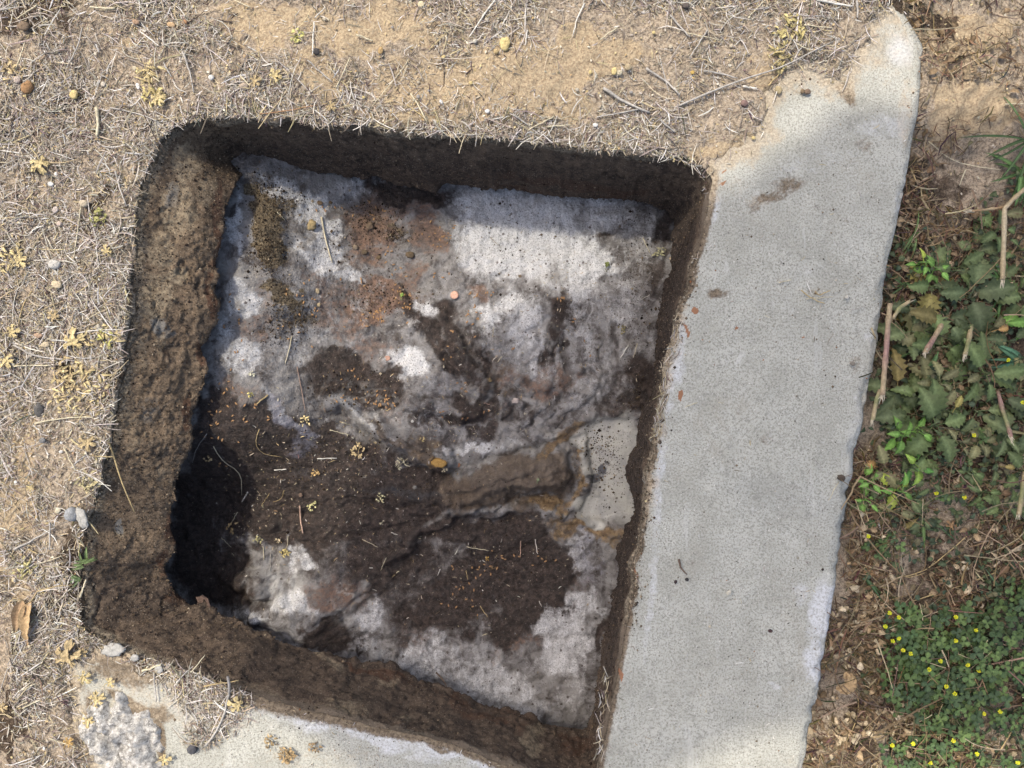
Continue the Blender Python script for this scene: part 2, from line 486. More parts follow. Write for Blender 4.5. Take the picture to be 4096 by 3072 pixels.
WHITE = [(1450,2925,420,50,13,.9),(1800,3000,320,40,16,.9),(1150,2850,200,30,12,.7),(2700,1400,30,350,8,.8),(2640,1900,25,350,5,.7),(2590,2400,20,300,5,.6),(2850,800,25,120,5,.8),(3600,200,70,80,0,.9),(3520,520,150,60,0,.6),(3260,640,200,80,0,.4),(3620,800,40,120,8,.6),
         (3300,2450,70,160,10,1.0),(3260,2650,70,130,10,.9),(3210,2390,50,60,0,.6),(3100,2740,30,20,0,.7),(1500,2915,400,35,14,1.0),(1900,3030,300,30,18,1.0),(800,2850,200,30,0,.5),
         (450,2610,90,30,10,.9),(3430,1650,30,200,8,.5),(3480,1350,40,60,0,.6),(2820,1950,30,30,0,.3),(2860,2450,30,50,0,.3),(1700,3030,100,30,0,.7),(3300,2900,80,60,0,.4),(940,2850,100,40,0,.6)]
RUST = [(2905,690,16,10,0,.8),(2890,730,14,8,0,.75),(2788,1255,12,22,0,.9),(2945,1305,9,7,0,1.1),(3205,1335,12,8,0,.9),(2760,1010,12,40,0,.7),(2735,1330,10,60,0,.7),(3060,1440,6,5,0,.9),(2710,1600,10,30,0,.8),
        (3000,2600,6,6,0,.8),(2540,2300,10,40,0,.8),(2480,2700,12,60,0,.7),(3080,1790,8,6,0,.8),(3500,330,14,14,0,.6),(2850,1060,8,8,0,.5),(3170,1720,6,6,0,1)]
IXs = IXs + fbm(VX.ravel(), VY.ravel(), 0.03, 5, 111) * 22; IYs = IYs + fbm(VX.ravel(), VY.ravel(), 0.03, 5, 112) * 30
maskS = np.stack([np.maximum(sm, blobs(IXs, IYs, BROWN)), blobs(IXs, IYs, WHITE), blobs(IXs, IYs, RUST)], 1)
me = mesh_np('slab_top', np.stack([VX.ravel(), VY.ravel(), VZ.ravel()], 1), grid_faces(NT_, nv, True)[:, ::-1])
colattr(me, 'Mask', maskS)
sdV = soil_sd(VX.ravel(), VY.ravel()); es_ = edge_side(VX.ravel(), VY.ravel())
dst = np.maximum(sstep(-0.035, 0.0, sdV) * (es_ < -0.012), blobs(IXs, IYs, [(3560,180,160,200,0,.5),(2900,640,120,50,0,.9),(3000,780,160,60,20,.4),(700,2800,450,150,10,.55),(1300,3050,400,60,0,.4),(3620,450,40,200,0,.6),(3300,3050,400,40,0,.35)]))
colattr(me, 'Dust', np.stack([dst, dst, dst], 1))
k = NT('concrete_material', 0.9, 0.2)
_, br, wh, ru = k.attr('Mask')
base = k.mix(k.ramp(k.noise(0.05, 5, 0.6), 0.3, 0.7), (0.395, 0.39, 0.335), (0.505, 0.50, 0.44))
base = k.mix(k.ramp(k.noise(0.0024, 3, 0.8), 0.34, 0.58), (0.25, 0.245, 0.21), base)
base = k.mix(k.ramp(k.noise(0.0019, 2, 0.8), 0.62, 0.74), base, (0.66, 0.655, 0.60))
vo = k.voro(0.006); pk = k.ramp(vo.outputs['Distance'], 0.09, 0.16, 1, 0)
rsel = k.n('ShaderNodeSeparateColor'); k.l(vo.outputs['Color'], rsel.inputs[0])
pd = k.val('MULTIPLY', pk, k.ramp(rsel.outputs[0], 0.60, 0.66)); pl = k.val('MULTIPLY', pk, k.ramp(rsel.outputs[0], 0.22, 0.16))
base = k.mix(k.val('MULTIPLY', pd, 0.75), base, (0.10, 0.09, 0.08))
base = k.mix(k.val('MULTIPLY', pl, 0.8), base, (0.72, 0.69, 0.62))
base = k.mix(k.ramp(k.noise(0.09, 6, 0.7, 0.6), 0.56, 0.72, 0, 0.35), base, (0.35, 0.315, 0.25))
base = k.mix(k.ramp(k.noise(0.035, 7, 0.75, 1.0), 0.55, 0.70, 0, 0.45), base, (0.34, 0.335, 0.30))
base = k.mix(k.ramp(k.noise(0.022, 6, 0.75, 0.5), 0.58, 0.72, 0, 0.5), base, (0.62, 0.62, 0.585))
scr = k.ramp(k.noise(0.02, 4, 0.6, 0, (1.0, 0.10, 1.0)), 0.60, 0.68, 0, 0.22)
base = k.mix(scr, base, (0.62, 0.62, 0.59))
whc = k.mix(k.ramp(k.noise(0.003, 4, 0.8), 0.36, 0.55), (0.38, 0.375, 0.36), (0.66, 0.67, 0.68))
base = k.mix(k.val('MULTIPLY', k.edge(wh, k.noise(0.012, 9, 0.82), 1.1, 0.30, 1.15), 0.85), base, whc)
brc = k.mix(k.ramp(k.noise(0.004, 6, 0.75), 0.3, 0.7), (0.07, 0.052, 0.037), (0.27, 0.215, 0.15))
base = k.mix(k.edge(br, k.noise(0.007, 8, 0.8), 0.85, 0.30, 0.85), base, brc)
base = k.mix(k.edge(ru, k.noise(0.004, 6, 0.75), 0.35, 0.5, 0.62), base, (0.30, 0.15, 0.085))
k.color(base)
du_ = k.attr('Dust')[1]
base = k.mix(k.val('MULTIPLY', k.edge(du_, k.noise(0.012, 8, 0.8), 0.9, 0.3, 1.0), 0.8), base, k.mix(k.ramp(k.noise(0.003, 5, .8), .38, .62), (0.26, 0.20, 0.135), (0.56, 0.47, 0.34)))
k.color(base)
nb = k.bump(k.noise(0.0030, 5, 0.8), 0.0012)
MAT_CONC = k.m
slab = link('slab_top', me, k.m, collar)

# inner wall
NW = 56
s = np.linspace(0, 1, NW)
g = 0.25 * s ** 0.7 + 0.75 * s          # horizontal progress
hz = s ** 1.12
WX = rx[:, None] * (1 - g) + lx[:, None] * g
WY = ry[:, None] * (1 - g) + ly[:, None] * g
WZ = lz[:, None] * hz[None, :] - 0.0012
ex_ = [(0.002, -0.004), (0.008, -0.008), (0.03, -0.011), (0.065, -0.016), (0.075, -0.10), (0.078, -0.24)]
XX = np.stack([lx + ox * a for a, b in ex_], 1); YY = np.stack([ly + oy * a for a, b in ex_], 1); ZZ = np.stack([lz + b for a, b in ex_], 1)
arc = tt[:, None] + 0 * WX
dep = np.hypot(np.hypot(WX - rx[:, None], WY - ry[:, None]), WZ)
WX = np.concatenate([WX, XX], 1); WY = np.concatenate([WY, YY], 1); WZ = np.concatenate([WZ, ZZ], 1)
nv = WX.shape[1]
P = np.stack([WX, WY, WZ], -1)
du = np.roll(P, -1, 0) - np.roll(P, 1, 0)
dv = np.zeros_like(P); dv[:, 1:-1] = P[:, 2:] - P[:, :-2]; dv[:, 0] = P[:, 1] - P[:, 0]; dv[:, -1] = P[:, -1] - P[:, -2]
Nn = np.cross(dv, du); Nn /= np.linalg.norm(Nn, axis=-1, keepdims=True) + 1e-12
def n3(scale, octv, seed): return fbm3(P, scale, octv, seed)
left = sstep(1100, 850, toimg(P[..., 0], P[..., 1], P[..., 2])[0])
d = n3(0.04, 4, 71) * (0.0018 + 0.0012 * left) + n3(0.010, 4, 73) * 0.0014 + n3(0.0045, 2, 75) * 0.0010
am_ = 0.35 + 1.3 * sstep(-0.2, 0.5, n3(0.07, 2, 77))
d = d * am_ + n3(0.07, 2, 76) * 0.004
d += 0.0032 * np.clip(n3(0.03, 4, 78) - 0.12, 0, 1)
crk = 1 - sstep(0.0, 0.07, np.abs(n3(0.045, 4, 80)))
d -= 0.0035 * crk * (n3(0.1, 2, 90) > 0)
# flaky bits along the lip
lipw = np.zeros(nv); lipw[NW - 10:NW] = np.linspace(0, 1, 10)
d += lipw[None, :] * n3(0.02, 5, 79) * 0.0028
fade = np.concatenate([sstep(0, 0.06, s), np.ones(len(ex_))])
sgn = np.sign((Nn[:, NW // 2, 0] * (-ox) + Nn[:, NW // 2, 1] * (-oy)).mean())
P = P + Nn * (sgn * d * fade[None, :])[..., None]
IXw, IYw = toimg(P[..., 0].ravel(), P[..., 1].ravel(), P[..., 2].ravel())
TAN = [(740,650,70,110,0,.9),(830,760,60,60,0,.7),(720,830,80,120,0,.9),(650,1000,90,100,0,.7),(620,1180,100,110,0,.8),(700,1110,60,40,0,.9),(600,720,60,100,0,.7),(860,1100,20,120,0,.5),
       (560,1400,50,150,0,.5),(520,1700,60,200,0,.5),(480,2050,60,160,0,.35),(640,1860,50,60,0,.5),(1000,2760,200,50,15,.55),(1280,2610,140,22,38,.7),(1350,2840,150,40,0,.6),(1700,2870,90,30,0,.4),(2130,2960,50,60,0,.8),
       (1560,2740,60,20,0,.6),(1650,2850,90,25,0,.5),(760,700,100,40,0,.4),(480,2110,30,30,0,1.2),(700,2440,120,40,0,.4),(640,1380,40,80,0,.6),(2660,1500,25,200,0,.35),(2800,800,20,60,0,.5)]  # tan patches, with sunlit spots and a lit streak painted in
GREYW = [(630,1300,50,60,0,.8),(700,790,40,60,0,.6),(650,1330,50,80,0,.6),(1900,620,300,30,5,.3),(1200,520,300,30,3,.35),(2250,2940,50,40,0,.3),(600,1650,60,100,0,.5),(1560,2850,80,30,0,.3),(480,2100,22,26,0,1.3),(760,900,60,40,0,.3)]
RUSTW = [(880,800,30,90,0,.8),(868,1000,22,150,0,.9),(855,1200,25,120,0,.9),(800,1420,25,60,0,.7),(740,1650,22,80,0,.8),(680,2100,60,80,0,.8),(650,2250,40,80,0,.7),(700,2380,80,40,0,.6),(1500,2690,200,30,22,.7),(1900,2840,250,40,20,.6),(2300,2980,120,60,0,.6),
         (2300,740,400,30,4,.8),(2640,2000,20,500,0,.3),(2100,2930,60,50,0,.5),(1400,600,600,40,3,.25),(2000,700,500,40,4,.45),(720,1170,50,60,0,.4),(2100,2870,200,30,22,.5)]
IXv = IXw + fbm3(P, 0.03, 4, 113).ravel() * 30; IYv = IYw + fbm3(P, 0.03, 4, 114).ravel() * 40
maskW = np.stack([blobs(IXv, IYv, TAN), blobs(IXv, IYv, GREYW), blobs(IXv, IYv, RUSTW)], 1)
me = mesh_np('inner_wall', P.reshape(-1, 3), grid_faces(NT_, nv, True))
colattr(me, 'Mask', maskW)
sr = np.tile(np.concatenate([s, np.full(len(ex_), 1.0)]), NT_)
band = np.stack([sr, np.repeat(soilside, nv), left.ravel() * sstep(2450, 2100, IYw)], 1)
colattr(me, 'Band', band)
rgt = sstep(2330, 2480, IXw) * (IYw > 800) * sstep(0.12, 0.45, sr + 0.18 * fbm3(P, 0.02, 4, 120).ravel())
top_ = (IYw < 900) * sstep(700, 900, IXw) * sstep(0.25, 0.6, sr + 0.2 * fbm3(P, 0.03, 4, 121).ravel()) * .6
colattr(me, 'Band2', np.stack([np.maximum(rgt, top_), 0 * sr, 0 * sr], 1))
k = NT('grimy_wall_material', 0.8, 0.3)
_, ta, gr, ru = k.attr('Mask')
_, bs, bsoil, lf = k.attr('Band')
base = k.mix(k.ramp(k.noise(0.012, 7, 0.75), 0.32, 0.68), (0.066, 0.048, 0.037), (0.235, 0.17, 0.118))
base = k.mix(k.val('MULTIPLY', lf, 0.55), base, k.mix(k.ramp(k.noise(0.006, 8, 0.8), 0.35, 0.65), (0.13, 0.095, 0.062), (0.42, 0.31, 0.20)))  # left wall lightened in colour to read as sunlit
base = k.mix(k.ramp(k.noise(0.05, 6, 0.7), 0.5, 0.68, 0, 0.5), base, (0.085, 0.058, 0.045))
base = k.mix(k.edge(ru, k.noise(0.012, 6, 0.7), 0.5, 0.35, 0.75), base, k.mix(k.noise(0.004, 5), (0.075, 0.038, 0.026), (0.20, 0.115, 0.07)))
tanc = k.mix(k.ramp(k.noise(0.005, 6, 0.75), 0.35, 0.65), (0.20, 0.15, 0.10), (0.50, 0.40, 0.27))
base = k.mix(k.edge(ta, k.noise(0.014, 7, 0.75), 0.7, 0.35, 0.8), base, tanc)
base = k.mix(k.edge(gr, k.noise(0.010, 7, 0.75), 0.6, 0.4, 0.8), base, (0.30, 0.28, 0.25))
top = k.edge(k.ramp(bs, 0.22, 0.0), k.noise(0.012, 6, 0.7), 0.5, 0.4, 0.8)
base = k.mix(k.val('MULTIPLY', top, k.val('SUBTRACT', 1.0, bsoil)), base, (0.24, 0.19, 0.14))
base = k.mix(k.val('MULTIPLY', top, bsoil), base, k.mix(k.ramp(k.noise(0.004, 5, .8), .4, .62), (0.13, 0.105, 0.075), (0.40, 0.33, 0.24)))
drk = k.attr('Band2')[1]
base = k.mix(k.val('MULTIPLY', drk, 0.9), base, k.mix(k.ramp(k.noise(0.006, 8, 0.8), 0.38, 0.68), (0.020, 0.015, 0.013), (0.095, 0.066, 0.05)))  # shade painted in: right and top walls darkened in the colour
# pale grains stuck on; grain contrast also imitates sun sparkle
nW = k.noise(0.0030, 5, 0.85)
base = k.mix(k.ramp(nW, 0.45, 0.32, 0, 0.75), base, (0.030, 0.022, 0.017))
base = k.mix(k.ramp(nW, 0.56, 0.70, 0, 0.6), base, (0.38, 0.30, 0.215))
vo = k.voro(0.0028); gn = k.ramp(vo.outputs['Distance'], 0.15, 0.24, 1, 0)
cs = k.n('ShaderNodeSeparateColor'); k.l(vo.outputs['Color'], cs.inputs[0])
gn = k.val('MULTIPLY', gn, k.ramp(cs.outputs[0], 0.48, 0.56))
base = k.mix(k.val('MULTIPLY', gn, 0.75), base, (0.50, 0.42, 0.32))
k.color(base)
b1 = k.bump(k.noise(0.0040, 8, 0.85), 0.005)
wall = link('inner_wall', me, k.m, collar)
wall['label'] = 'dark brown grimy inner wall crusted with dirt'
MAT_WALL = k.m

# ------------------------------------------------------------------ grease scum in the tank
x0, x1 = lx.min() - 0.07, lx.max() + 0.07; y0, y1 = ly.min() - 0.07, ly.max() + 0.07
gs = 0.0021
xs = np.arange(x0, x1, gs); ys = np.arange(y0, y1, gs)
QX, QY = np.meshgrid(xs, ys, indexing='ij'); QX = QX.ravel(); QY = QY.ravel()
PC = (2330, 1900)
def pinh(ix, iy):
    return blobs(ix, iy, [(2430,1860,105,210,0),(2430,1740,140,75,0),(2400,2030,110,85,0),(2500,1900,110,260,0),(2350,1760,60,50,0)])
MOUNDS = [(2150,1900,150,95,12,.012),(1950,1960,200,60,-12,.007),(1780,1860,50,35,0,.010),(1640,1800,110,60,25,.008),(1500,1700,220,40,38,.008),(1870,1640,60,45,0,.010),(2030,1590,45,40,0,.007),
          (1640,1610,45,40,0,.008),(1700,1630,40,40,0,.008),(2200,1640,60,40,0,.006),(1950,1480,60,30,0,.005),(1030,2370,50,40,0,.014),(1010,2330,70,50,0,.008),(930,2330,60,60,0,.010),
          (1400,1520,200,100,20,.006),(2050,2150,170,50,-20,.006),(1150,1180,100,100,0,.004),(1080,950,70,190,0,.007),(2080,1620,20,20,0,.007),(2120,1750,80,40,0,.005),(1620,2060,300,30,-15,.006),
          (1300,1930,400,30,3,.004),(1700,1980,90,30,0,.006),(1900,1350,40,160,-30,.006),(1850,1280,60,30,0,.004),(1100,2460,110,60,0,.004),(2230,1310,50,100,0,.003),(1650,850,150,60,0,.004),
          (1640,2150,60,40,0,.008),(1590,2170,30,30,0,.008),(1700,1840,60,30,0,.006)]
bub = []
rr = random.Random(11)
for _ in range(70):
    bub.append((rr.gauss(1650, 330), rr.gauss(2150, 220), rr.uniform(12, 30), rr.uniform(12, 30), 0, rr.uniform(.002, .005)))
for _ in range(46):
    bub.append((rr.uniform(760, 1250), rr.uniform(2080, 2500), rr.uniform(14, 38), rr.uniform(14, 34), 0, rr.uniform(.002, .006)))
for _ in range(40):
    bub.append((rr.uniform(1400, 2400), rr.uniform(1250, 1800), rr.uniform(12, 34), rr.uniform(12, 30), 0, rr.uniform(.002, .005)))
def grease_z(X, Y):
    X = np.asarray(X, float); Y = np.asarray(Y, float)
    ix, iy = toimg(X, Y, -0.18)
    z = np.full(X.shape, -0.188)
    z = z + 0.098 * sstep(1500, 1000, ix) * sstep(2000, 1650, iy)
    z = z - 0.014 * sstep(1030, 880, ix) * sstep(1850, 2050, iy)
    z = z + 0.03 * sstep(1500, 1200, ix) * sstep(2200, 2500, iy) * sstep(900, 1050, ix)
    return z
def stroke(ix, iy, pts, w, soft=0.5):
    d = polydist(ix, iy, pts, closed=False)
    return 1 - sstep(w * soft, w * (2 - soft), d)
def ridge(ix, iy, pts, w):
    q = polydist(ix, iy, pts, closed=False) / w
    return np.where(q < 1, np.sqrt(np.clip(1 - q * q, 0, 1)), 0)
LOG = [(1830,1975),(1960,1930),(2080,1890),(2200,1880)]
RIDGES = [(LOG, 88, .023), ([(1850,1950),(2000,1900),(2150,1850),(2250,1850),(2275,1900)], 20, .004), ([(1850,2000),(2000,1960),(2150,1925),(2240,1920)], 16, .004), ([(1480,1640),(1620,1740),(1700,1800)], 22, .005), ([(1310,1580),(1420,1680),(1560,1760),(1690,1830),(1760,1860)], 34, .011), ([(1640,1750),(1720,1790),(1780,1830)], 30, .008),
          ([(1560,2260),(1690,2110),(1850,2040),(2000,2030),(2200,2040)], 26, .008), ([(1080,1980),(1350,1960),(1600,1990),(1800,2010)], 22, .005), ([(1270,2480),(1420,2350),(1600,2200)], 26, .006),
          ([(2330,1790),(2345,1880),(2320,1980),(2240,2040)], 22, .008), ([(2200,1745),(2290,1700),(2400,1665),(2560,1640)], 24, .006), ([(2250,2060),(2400,2110),(2500,2130)], 26, .007),
          ([(1780,1260),(1850,1400),(1940,1540)], 22, .006), ([(2150,1350),(2200,1500),(2170,1620),(2080,1700)], 20, .005), ([(2350,1300),(2400,1480),(2350,1600),(2200,1690)], 20, .004),
          ([(1900,1560),(1980,1580),(2020,1640)], 26, .007), ([(1720,1620),(1800,1660),(1900,1660)], 30, .008)]
GROOVES = [([(1780,2010),(1950,1985),(2100,1975),(2230,1975)], 26, .010), ([(1750,1880),(1900,1870),(2060,1820),(2180,1800)], 24, .008), ([(1350,1650),(1500,1760),(1650,1850)], 20, .007),
           ([(1700,2150),(1850,2090),(2050,2080)], 20, .006), ([(1830,1240),(1900,1400),(1990,1520)], 16, .007), ([(1700,1330),(1800,1440),(1880,1540)], 14, .006), ([(2250,1350),(2280,1500),(2230,1620)], 16, .005),
           ([(1100,2060),(1400,2040),(1700,2060)], 18, .005), ([(1300,2540),(1480,2400),(1660,2230)], 16, .005), ([(2450,1300),(2480,1480),(2420,1620)], 16, .004), ([(950,2380),(1010,2430),(1080,2400)], 16, .008)]
def grease_detail(X, Y, ix, iy):
    pool = pinh(ix + fbm(X, Y, 0.03, 3, 81) * 25, iy + fbm(X, Y, 0.03, 3, 82) * 25)
    r = np.hypot(ix - PC[0], iy - PC[1]) * S; th = np.arctan2(iy - PC[1], ix - PC[0])
    wx = fbm(X, Y, 0.05, 3, 83) * 0.02
    streak = fbm(th * 0.12 + wx, r * 0.35 + wx, 0.02, 4, 84)
    rings = fbm(r + wx, th * 0.03, 0.011, 3, 85) * sstep(0.32, 0.06, r)
    rid = 1 - np.abs(fbm(X, Y, 0.022, 4, 86))
    h = fbm(X, Y, 0.07, 4, 87) * 0.0045 + fbm(X, Y, 0.013, 4, 88) * 0.0024 + (rid - 0.8) * 0.003
    left = sstep(1900, 1400, ix) * sstep(1500, 1900, iy)
    h = h + streak * 0.0035 * (0.3 + 0.7 * left) + rings * 0.0030
    md = 0
    for b in MOUNDS + bub:
        an = R(b[4]); dx = ix - b[0]; dy = iy - b[1]
        u = (dx * math.cos(an) + dy * math.sin(an)) / b[2]; v = (-dx * math.sin(an) + dy * math.cos(an)) / b[3]
        q = u * u + v * v
        md = md + b[5] * np.where(q < 1, np.sqrt(np.clip(1 - q, 0, 1)) ** 1.3, 0)
    wx_ = ix + fbm(X, Y, 0.03, 4, 181) * 24; wy_ = iy + fbm(X, Y, 0.03, 4, 182) * 24
    for pts, w, a in RIDGES: md = md + a * ridge(wx_, wy_, pts, w)
    for pts, w, a in GROOVES: h = h - a * stroke(wx_, wy_, pts, w, 0.1)
    h = h * (1 - 0.93 * pool) + md * 1.25 - 0.008 * pool
    return h, pool, streak
QZ = grease_z(QX, QY)
ix, iy = toimg(QX, QY, QZ)
hd, pool, streak = grease_detail(QX, QY, ix, iy)
QZ = QZ + hd
ix, iy = toimg(QX, QY, QZ)
wxp = fbm(QX, QY, 0.035, 5, 91) * 55 + fbm(QX, QY, 0.010, 3, 95) * 16; wyp = fbm(QX, QY, 0.035, 5, 92) * 55 + fbm(QX, QY, 0.010, 3, 96) * 16
jx = ix + wxp; jy = iy + wyp
G_WHITE = [(1450,2925,420,50,13,.9),(1800,3000,320,40,16,.9),(1150,2850,200,30,12,.7),(2120,1330,420,260,0,.52),(1300,1250,300,300,0,.42),(2450,1350,220,260,0,.45),(1250,1420,250,120,0,.45),(1600,1650,300,100,15,.4),(2080,960,330,210,0,1),(2000,780,250,120,0,.9),(2300,1060,180,150,0,.95),(2330,850,240,110,0,.75),(1260,850,90,140,-20,.95),(1130,740,120,60,0,.8),(950,900,38,190,0,.85),(1400,760,160,60,0,.7),(1310,1050,110,80,30,.95),(1400,1130,90,50,0,.9),
   (1250,980,70,90,0,.85),(960,1180,60,70,0,.8),(980,1420,100,90,0,.75),(900,1330,40,200,0,.6),(1180,1400,70,90,0,.6),(1620,1470,110,80,20,1),(1700,1310,55,60,0,.95),(1730,1245,50,50,0,.95),(1560,1440,50,60,0,.8),(1990,1260,110,70,0,.9),(2080,1300,60,120,0,.85),(2160,1390,40,90,0,.95),
   (2440,1180,150,200,0,.6),(2550,1050,120,160,0,.5),(2330,1500,200,150,20,.5),(2560,900,80,90,0,.6),(1120,1640,50,150,-38,.6),(1400,1650,140,70,35,.6),(1480,1730,120,40,38,.6),(1900,1800,120,25,5,.8),(2080,1800,60,20,0,.7),(1500,2460,70,60,-40,.85),(1180,2420,120,90,0,.85),(1200,2250,40,70,0,.8),(1110,2180,50,60,0,.35),
   (1000,2480,60,70,0,.7),(1730,2640,240,110,0,.65),(2000,2760,280,120,20,.75),(2250,2560,140,140,0,.9),(2330,2420,50,100,0,.8),(2330,2200,60,130,0,.6),(2300,2740,80,160,0,.55),(1500,2580,120,60,0,.6),(1760,1480,80,120,0,.45),(2280,1320,60,100,0,.4),(1500,700,80,40,0,.6),(1060,720,80,50,0,.5),(880,1560,30,60,0,.4),(1320,1450,60,60,0,.5),(2060,1450,150,80,0,.4),(1960,1560,40,120,20,.35)]
G_DARK = [(1000,1900,300,260,0,.95),(1450,2040,520,170,0,.95),(1300,1780,200,90,25,.9),(850,1900,130,200,0,.9),(1450,2200,400,160,0,.55),(1650,2330,300,150,0,.6),(1410,1520,210,95,20,1),(1330,1440,60,40,0,.9),(1640,790,190,70,0,.85),(1060,1780,280,190,0,.9),(1250,1850,330,130,0,1),(1600,1950,420,90,0,1),(1150,2060,380,160,0,.95),(1900,1350,60,40,40,.7),(1800,1370,50,130,-32,.85),(1900,1470,50,90,-30,.9),(1960,1290,50,90,0,.6),(1970,1560,60,60,0,.8),
   (2060,2260,280,220,-15,1),(1850,2380,320,150,-25,.9),(2150,2400,190,170,0,.95),(2000,2520,110,70,0,.9),(1720,2480,90,70,0,.8),(790,2150,110,330,0,.95),(900,2300,140,140,0,.9),(1330,2560,90,60,0,.95),(1250,2590,90,40,0,.8),(1470,2600,45,55,0,1),(1930,1620,90,60,0,.75),(1700,1670,60,60,0,.8),(1800,1760,100,40,0,.5),
   (2580,1560,90,130,0,.8),(2480,1640,90,60,0,.6),(2240,1240,60,60,0,.95),(2220,1340,40,80,0,.7),(1950,1720,60,80,0,.7),(2060,1640,50,60,0,.6),(1550,2250,250,110,0,.7),(1500,2050,250,120,0,.9),(1880,2130,200,80,0,.8),(2300,2580,60,60,0,.25),(2600,1350,40,150,0,.5),(2640,1100,40,150,0,.6),(2650,900,60,100,0,.7),
   (2410,2500,30,120,0,.8),(2130,2850,50,60,0,.55),(2200,2780,30,80,0,.5),(870,1650,100,120,0,.8),(2430,935,30,25,0,1.1),(980,2330,60,50,0,.6),(1080,720,60,50,0,.6),(1120,1650,280,120,0,.35),(1650,1180,30,70,-30,.8)]
G_RUST = [(1480,920,140,110,0,.95),(1560,850,160,70,0,.7),(1700,930,90,120,0,.8),(1480,1040,90,60,0,.8),(1560,1190,180,60,0,1),(1440,1260,120,70,0,.9),(1640,1130,60,90,0,.7),(1330,1300,150,80,0,.6),(1000,1300,70,90,0,.6),(1300,1200,60,80,0,.6),(960,1570,130,60,0,.6),(1900,1160,70,40,0,.9),(2040,1520,70,60,0,.7),(2200,1540,100,70,0,.8),(2210,1420,40,90,0,.7),
   (1350,2380,160,110,0,.75),(1870,1640,90,60,0,.6),(1240,1120,60,60,0,.5),(1700,2540,90,90,0,.5),(2110,2560,60,50,0,.7),(1820,2700,50,40,0,.3),(1960,2650,40,80,0,.5),(2320,2330,60,120,0,.4),(1580,1620,40,80,0,.5),(1450,1400,140,60,0,.6),(2100,1110,40,40,0,.5),(1050,1200,60,60,0,.5),(2500,1330,60,60,0,.2),(1630,1470,30,20,0,.6)]
G_SOIL = [(1080,930,70,170,0,1.1),(1040,760,60,60,0,.8),(1150,800,70,50,0,.6),(1070,1010,80,60,0,1),(1130,1200,80,120,0,.8),(1200,1270,80,60,0,.6),(1480,880,90,60,0,.5),(1580,940,60,30,0,.6),(1120,1320,90,80,0,.5),(1300,1800,260,120,0,.35),(2600,1000,60,120,0,.35),(1200,880,50,40,0,.5)]
G_AMBER = [(1755,1855,55,32,0,1.1),(1760,1800,60,40,0,.5),(2180,2010,60,40,0,.9),(2120,2000,90,30,0,.5),(2350,1790,30,35,0,.8),(2290,1800,20,60,0,.5),(2210,1770,140,22,-20,.75),(2300,1870,20,60,0,.6),(1640,1800,80,30,25,.5),(2300,2100,110,35,20,.7),(2430,2130,90,25,0,.8),(1930,2260,12,14,0,.9),(2160,1900,120,70,0,.35),(1820,1180,18,18,0,0)]
M1 = np.stack([blobs(jx, jy, G_WHITE), blobs(jx, jy, G_DARK), blobs(jx, jy, G_RUST)], 1)
M2 = np.stack([blobs(jx, jy, G_SOIL), pool, blobs(jx, jy, G_AMBER)], 1)
G_BLUE = [(1150,1690,50,110,-38,.9),(1110,1620,50,60,0,.8),(1190,1760,50,60,0,.7),(860,1800,50,80,0,.4),(2350,2200,50,200,0,.6),(1450,1640,60,60,0,.5),(2300,1600,160,80,0,.3)]
froth = np.clip(1 - np.abs(fbm(QX, QY, 0.012, 4, 99)) * 3.2, 0, 1) * blobs(ix, iy, [(1850,1820,180,40,8,1),(1900,1850,150,30,0,1),(2000,1790,90,20,0,1),(1140,2350,80,110,0,1),(1400,2420,80,90,-40,.9),(2000,2010,200,40,-12,.7),(1500,1640,250,100,20,.4),(2180,1400,60,150,0,.5),(2000,1450,150,200,0,.35)])
M3 = np.stack([blobs(jx, jy, G_BLUE), froth, streak * 0.5 + 0.5], 1)
me = mesh_np('grease_scum', np.stack([QX, QY, QZ], 1), grid_faces(len(xs), len(ys)))
G_RIDGE = [(2180,1890,140,90,12,1),(1980,1960,190,45,-14,.8),(1700,1810,110,50,25,.8),(1560,1740,140,35,35,.7),(2120,2010,130,45,0,.8),(2330,2090,120,35,20,.9),(2230,1760,170,28,-20,.8),(2330,1880,25,110,0,.8),(2060,1600,40,30,0,.5),(1990,1500,60,80,30,.6)]
G_BLACK = [(2410,1870,25,22,0,1),(2380,1900,50,24,0,.9),(2440,1850,20,14,0,.8),(2350,1960,18,14,0,.8),(2480,1740,12,30,0,.5),(1600,1980,240,25,3,.6),(1250,1890,160,30,3,.5)]
sx_ = ix + wxp * 0.45; sy_ = iy + wyp * 0.45
frs = np.zeros(len(ix)); dks = np.zeros(len(ix)); rgs = np.zeros(len(ix)); rus = np.zeros(len(ix))
for pts, w, a in [([(1770,1840),(1880,1870),(2000,1850),(2120,1800),(2230,1735)],22,1),([(1850,1800),(1960,1815),(2060,1790)],14,.8),([(1900,1900),(2020,1860),(2100,1800)],10,.7),([(1800,1890),(1930,1890)],10,.9),([(2000,2035),(2150,2025),(2260,2045)],14,.6),([(1690,2090),(1850,2045),(2000,2030)],9,.6),
                  ([(1345,1600),(1440,1700),(1560,1770)],16,.5),([(1975,1480),(1985,1540),(1950,1600)],9,.7),([(2190,1500),(2230,1560),(2260,1620)],9,.7),([(1115,2290),(1135,2370),(1100,2400)],9,1),([(1465,2330),(1440,2380),(1400,2450)],14,.9),([(2380,2400),(2400,2480)],10,.6),([(2200,1400),(2170,1300),(2180,1230)],14,.7)]:
    frs = np.maximum(frs, a * stroke(sx_, sy_, pts, w, 0.2))
for pts, w, a in GROOVES: dks = np.maximum(dks, .5 * stroke(sx_, sy_, pts, w * 1.2, 0.2))  # crevice shade painted into the scum colour along the grooves
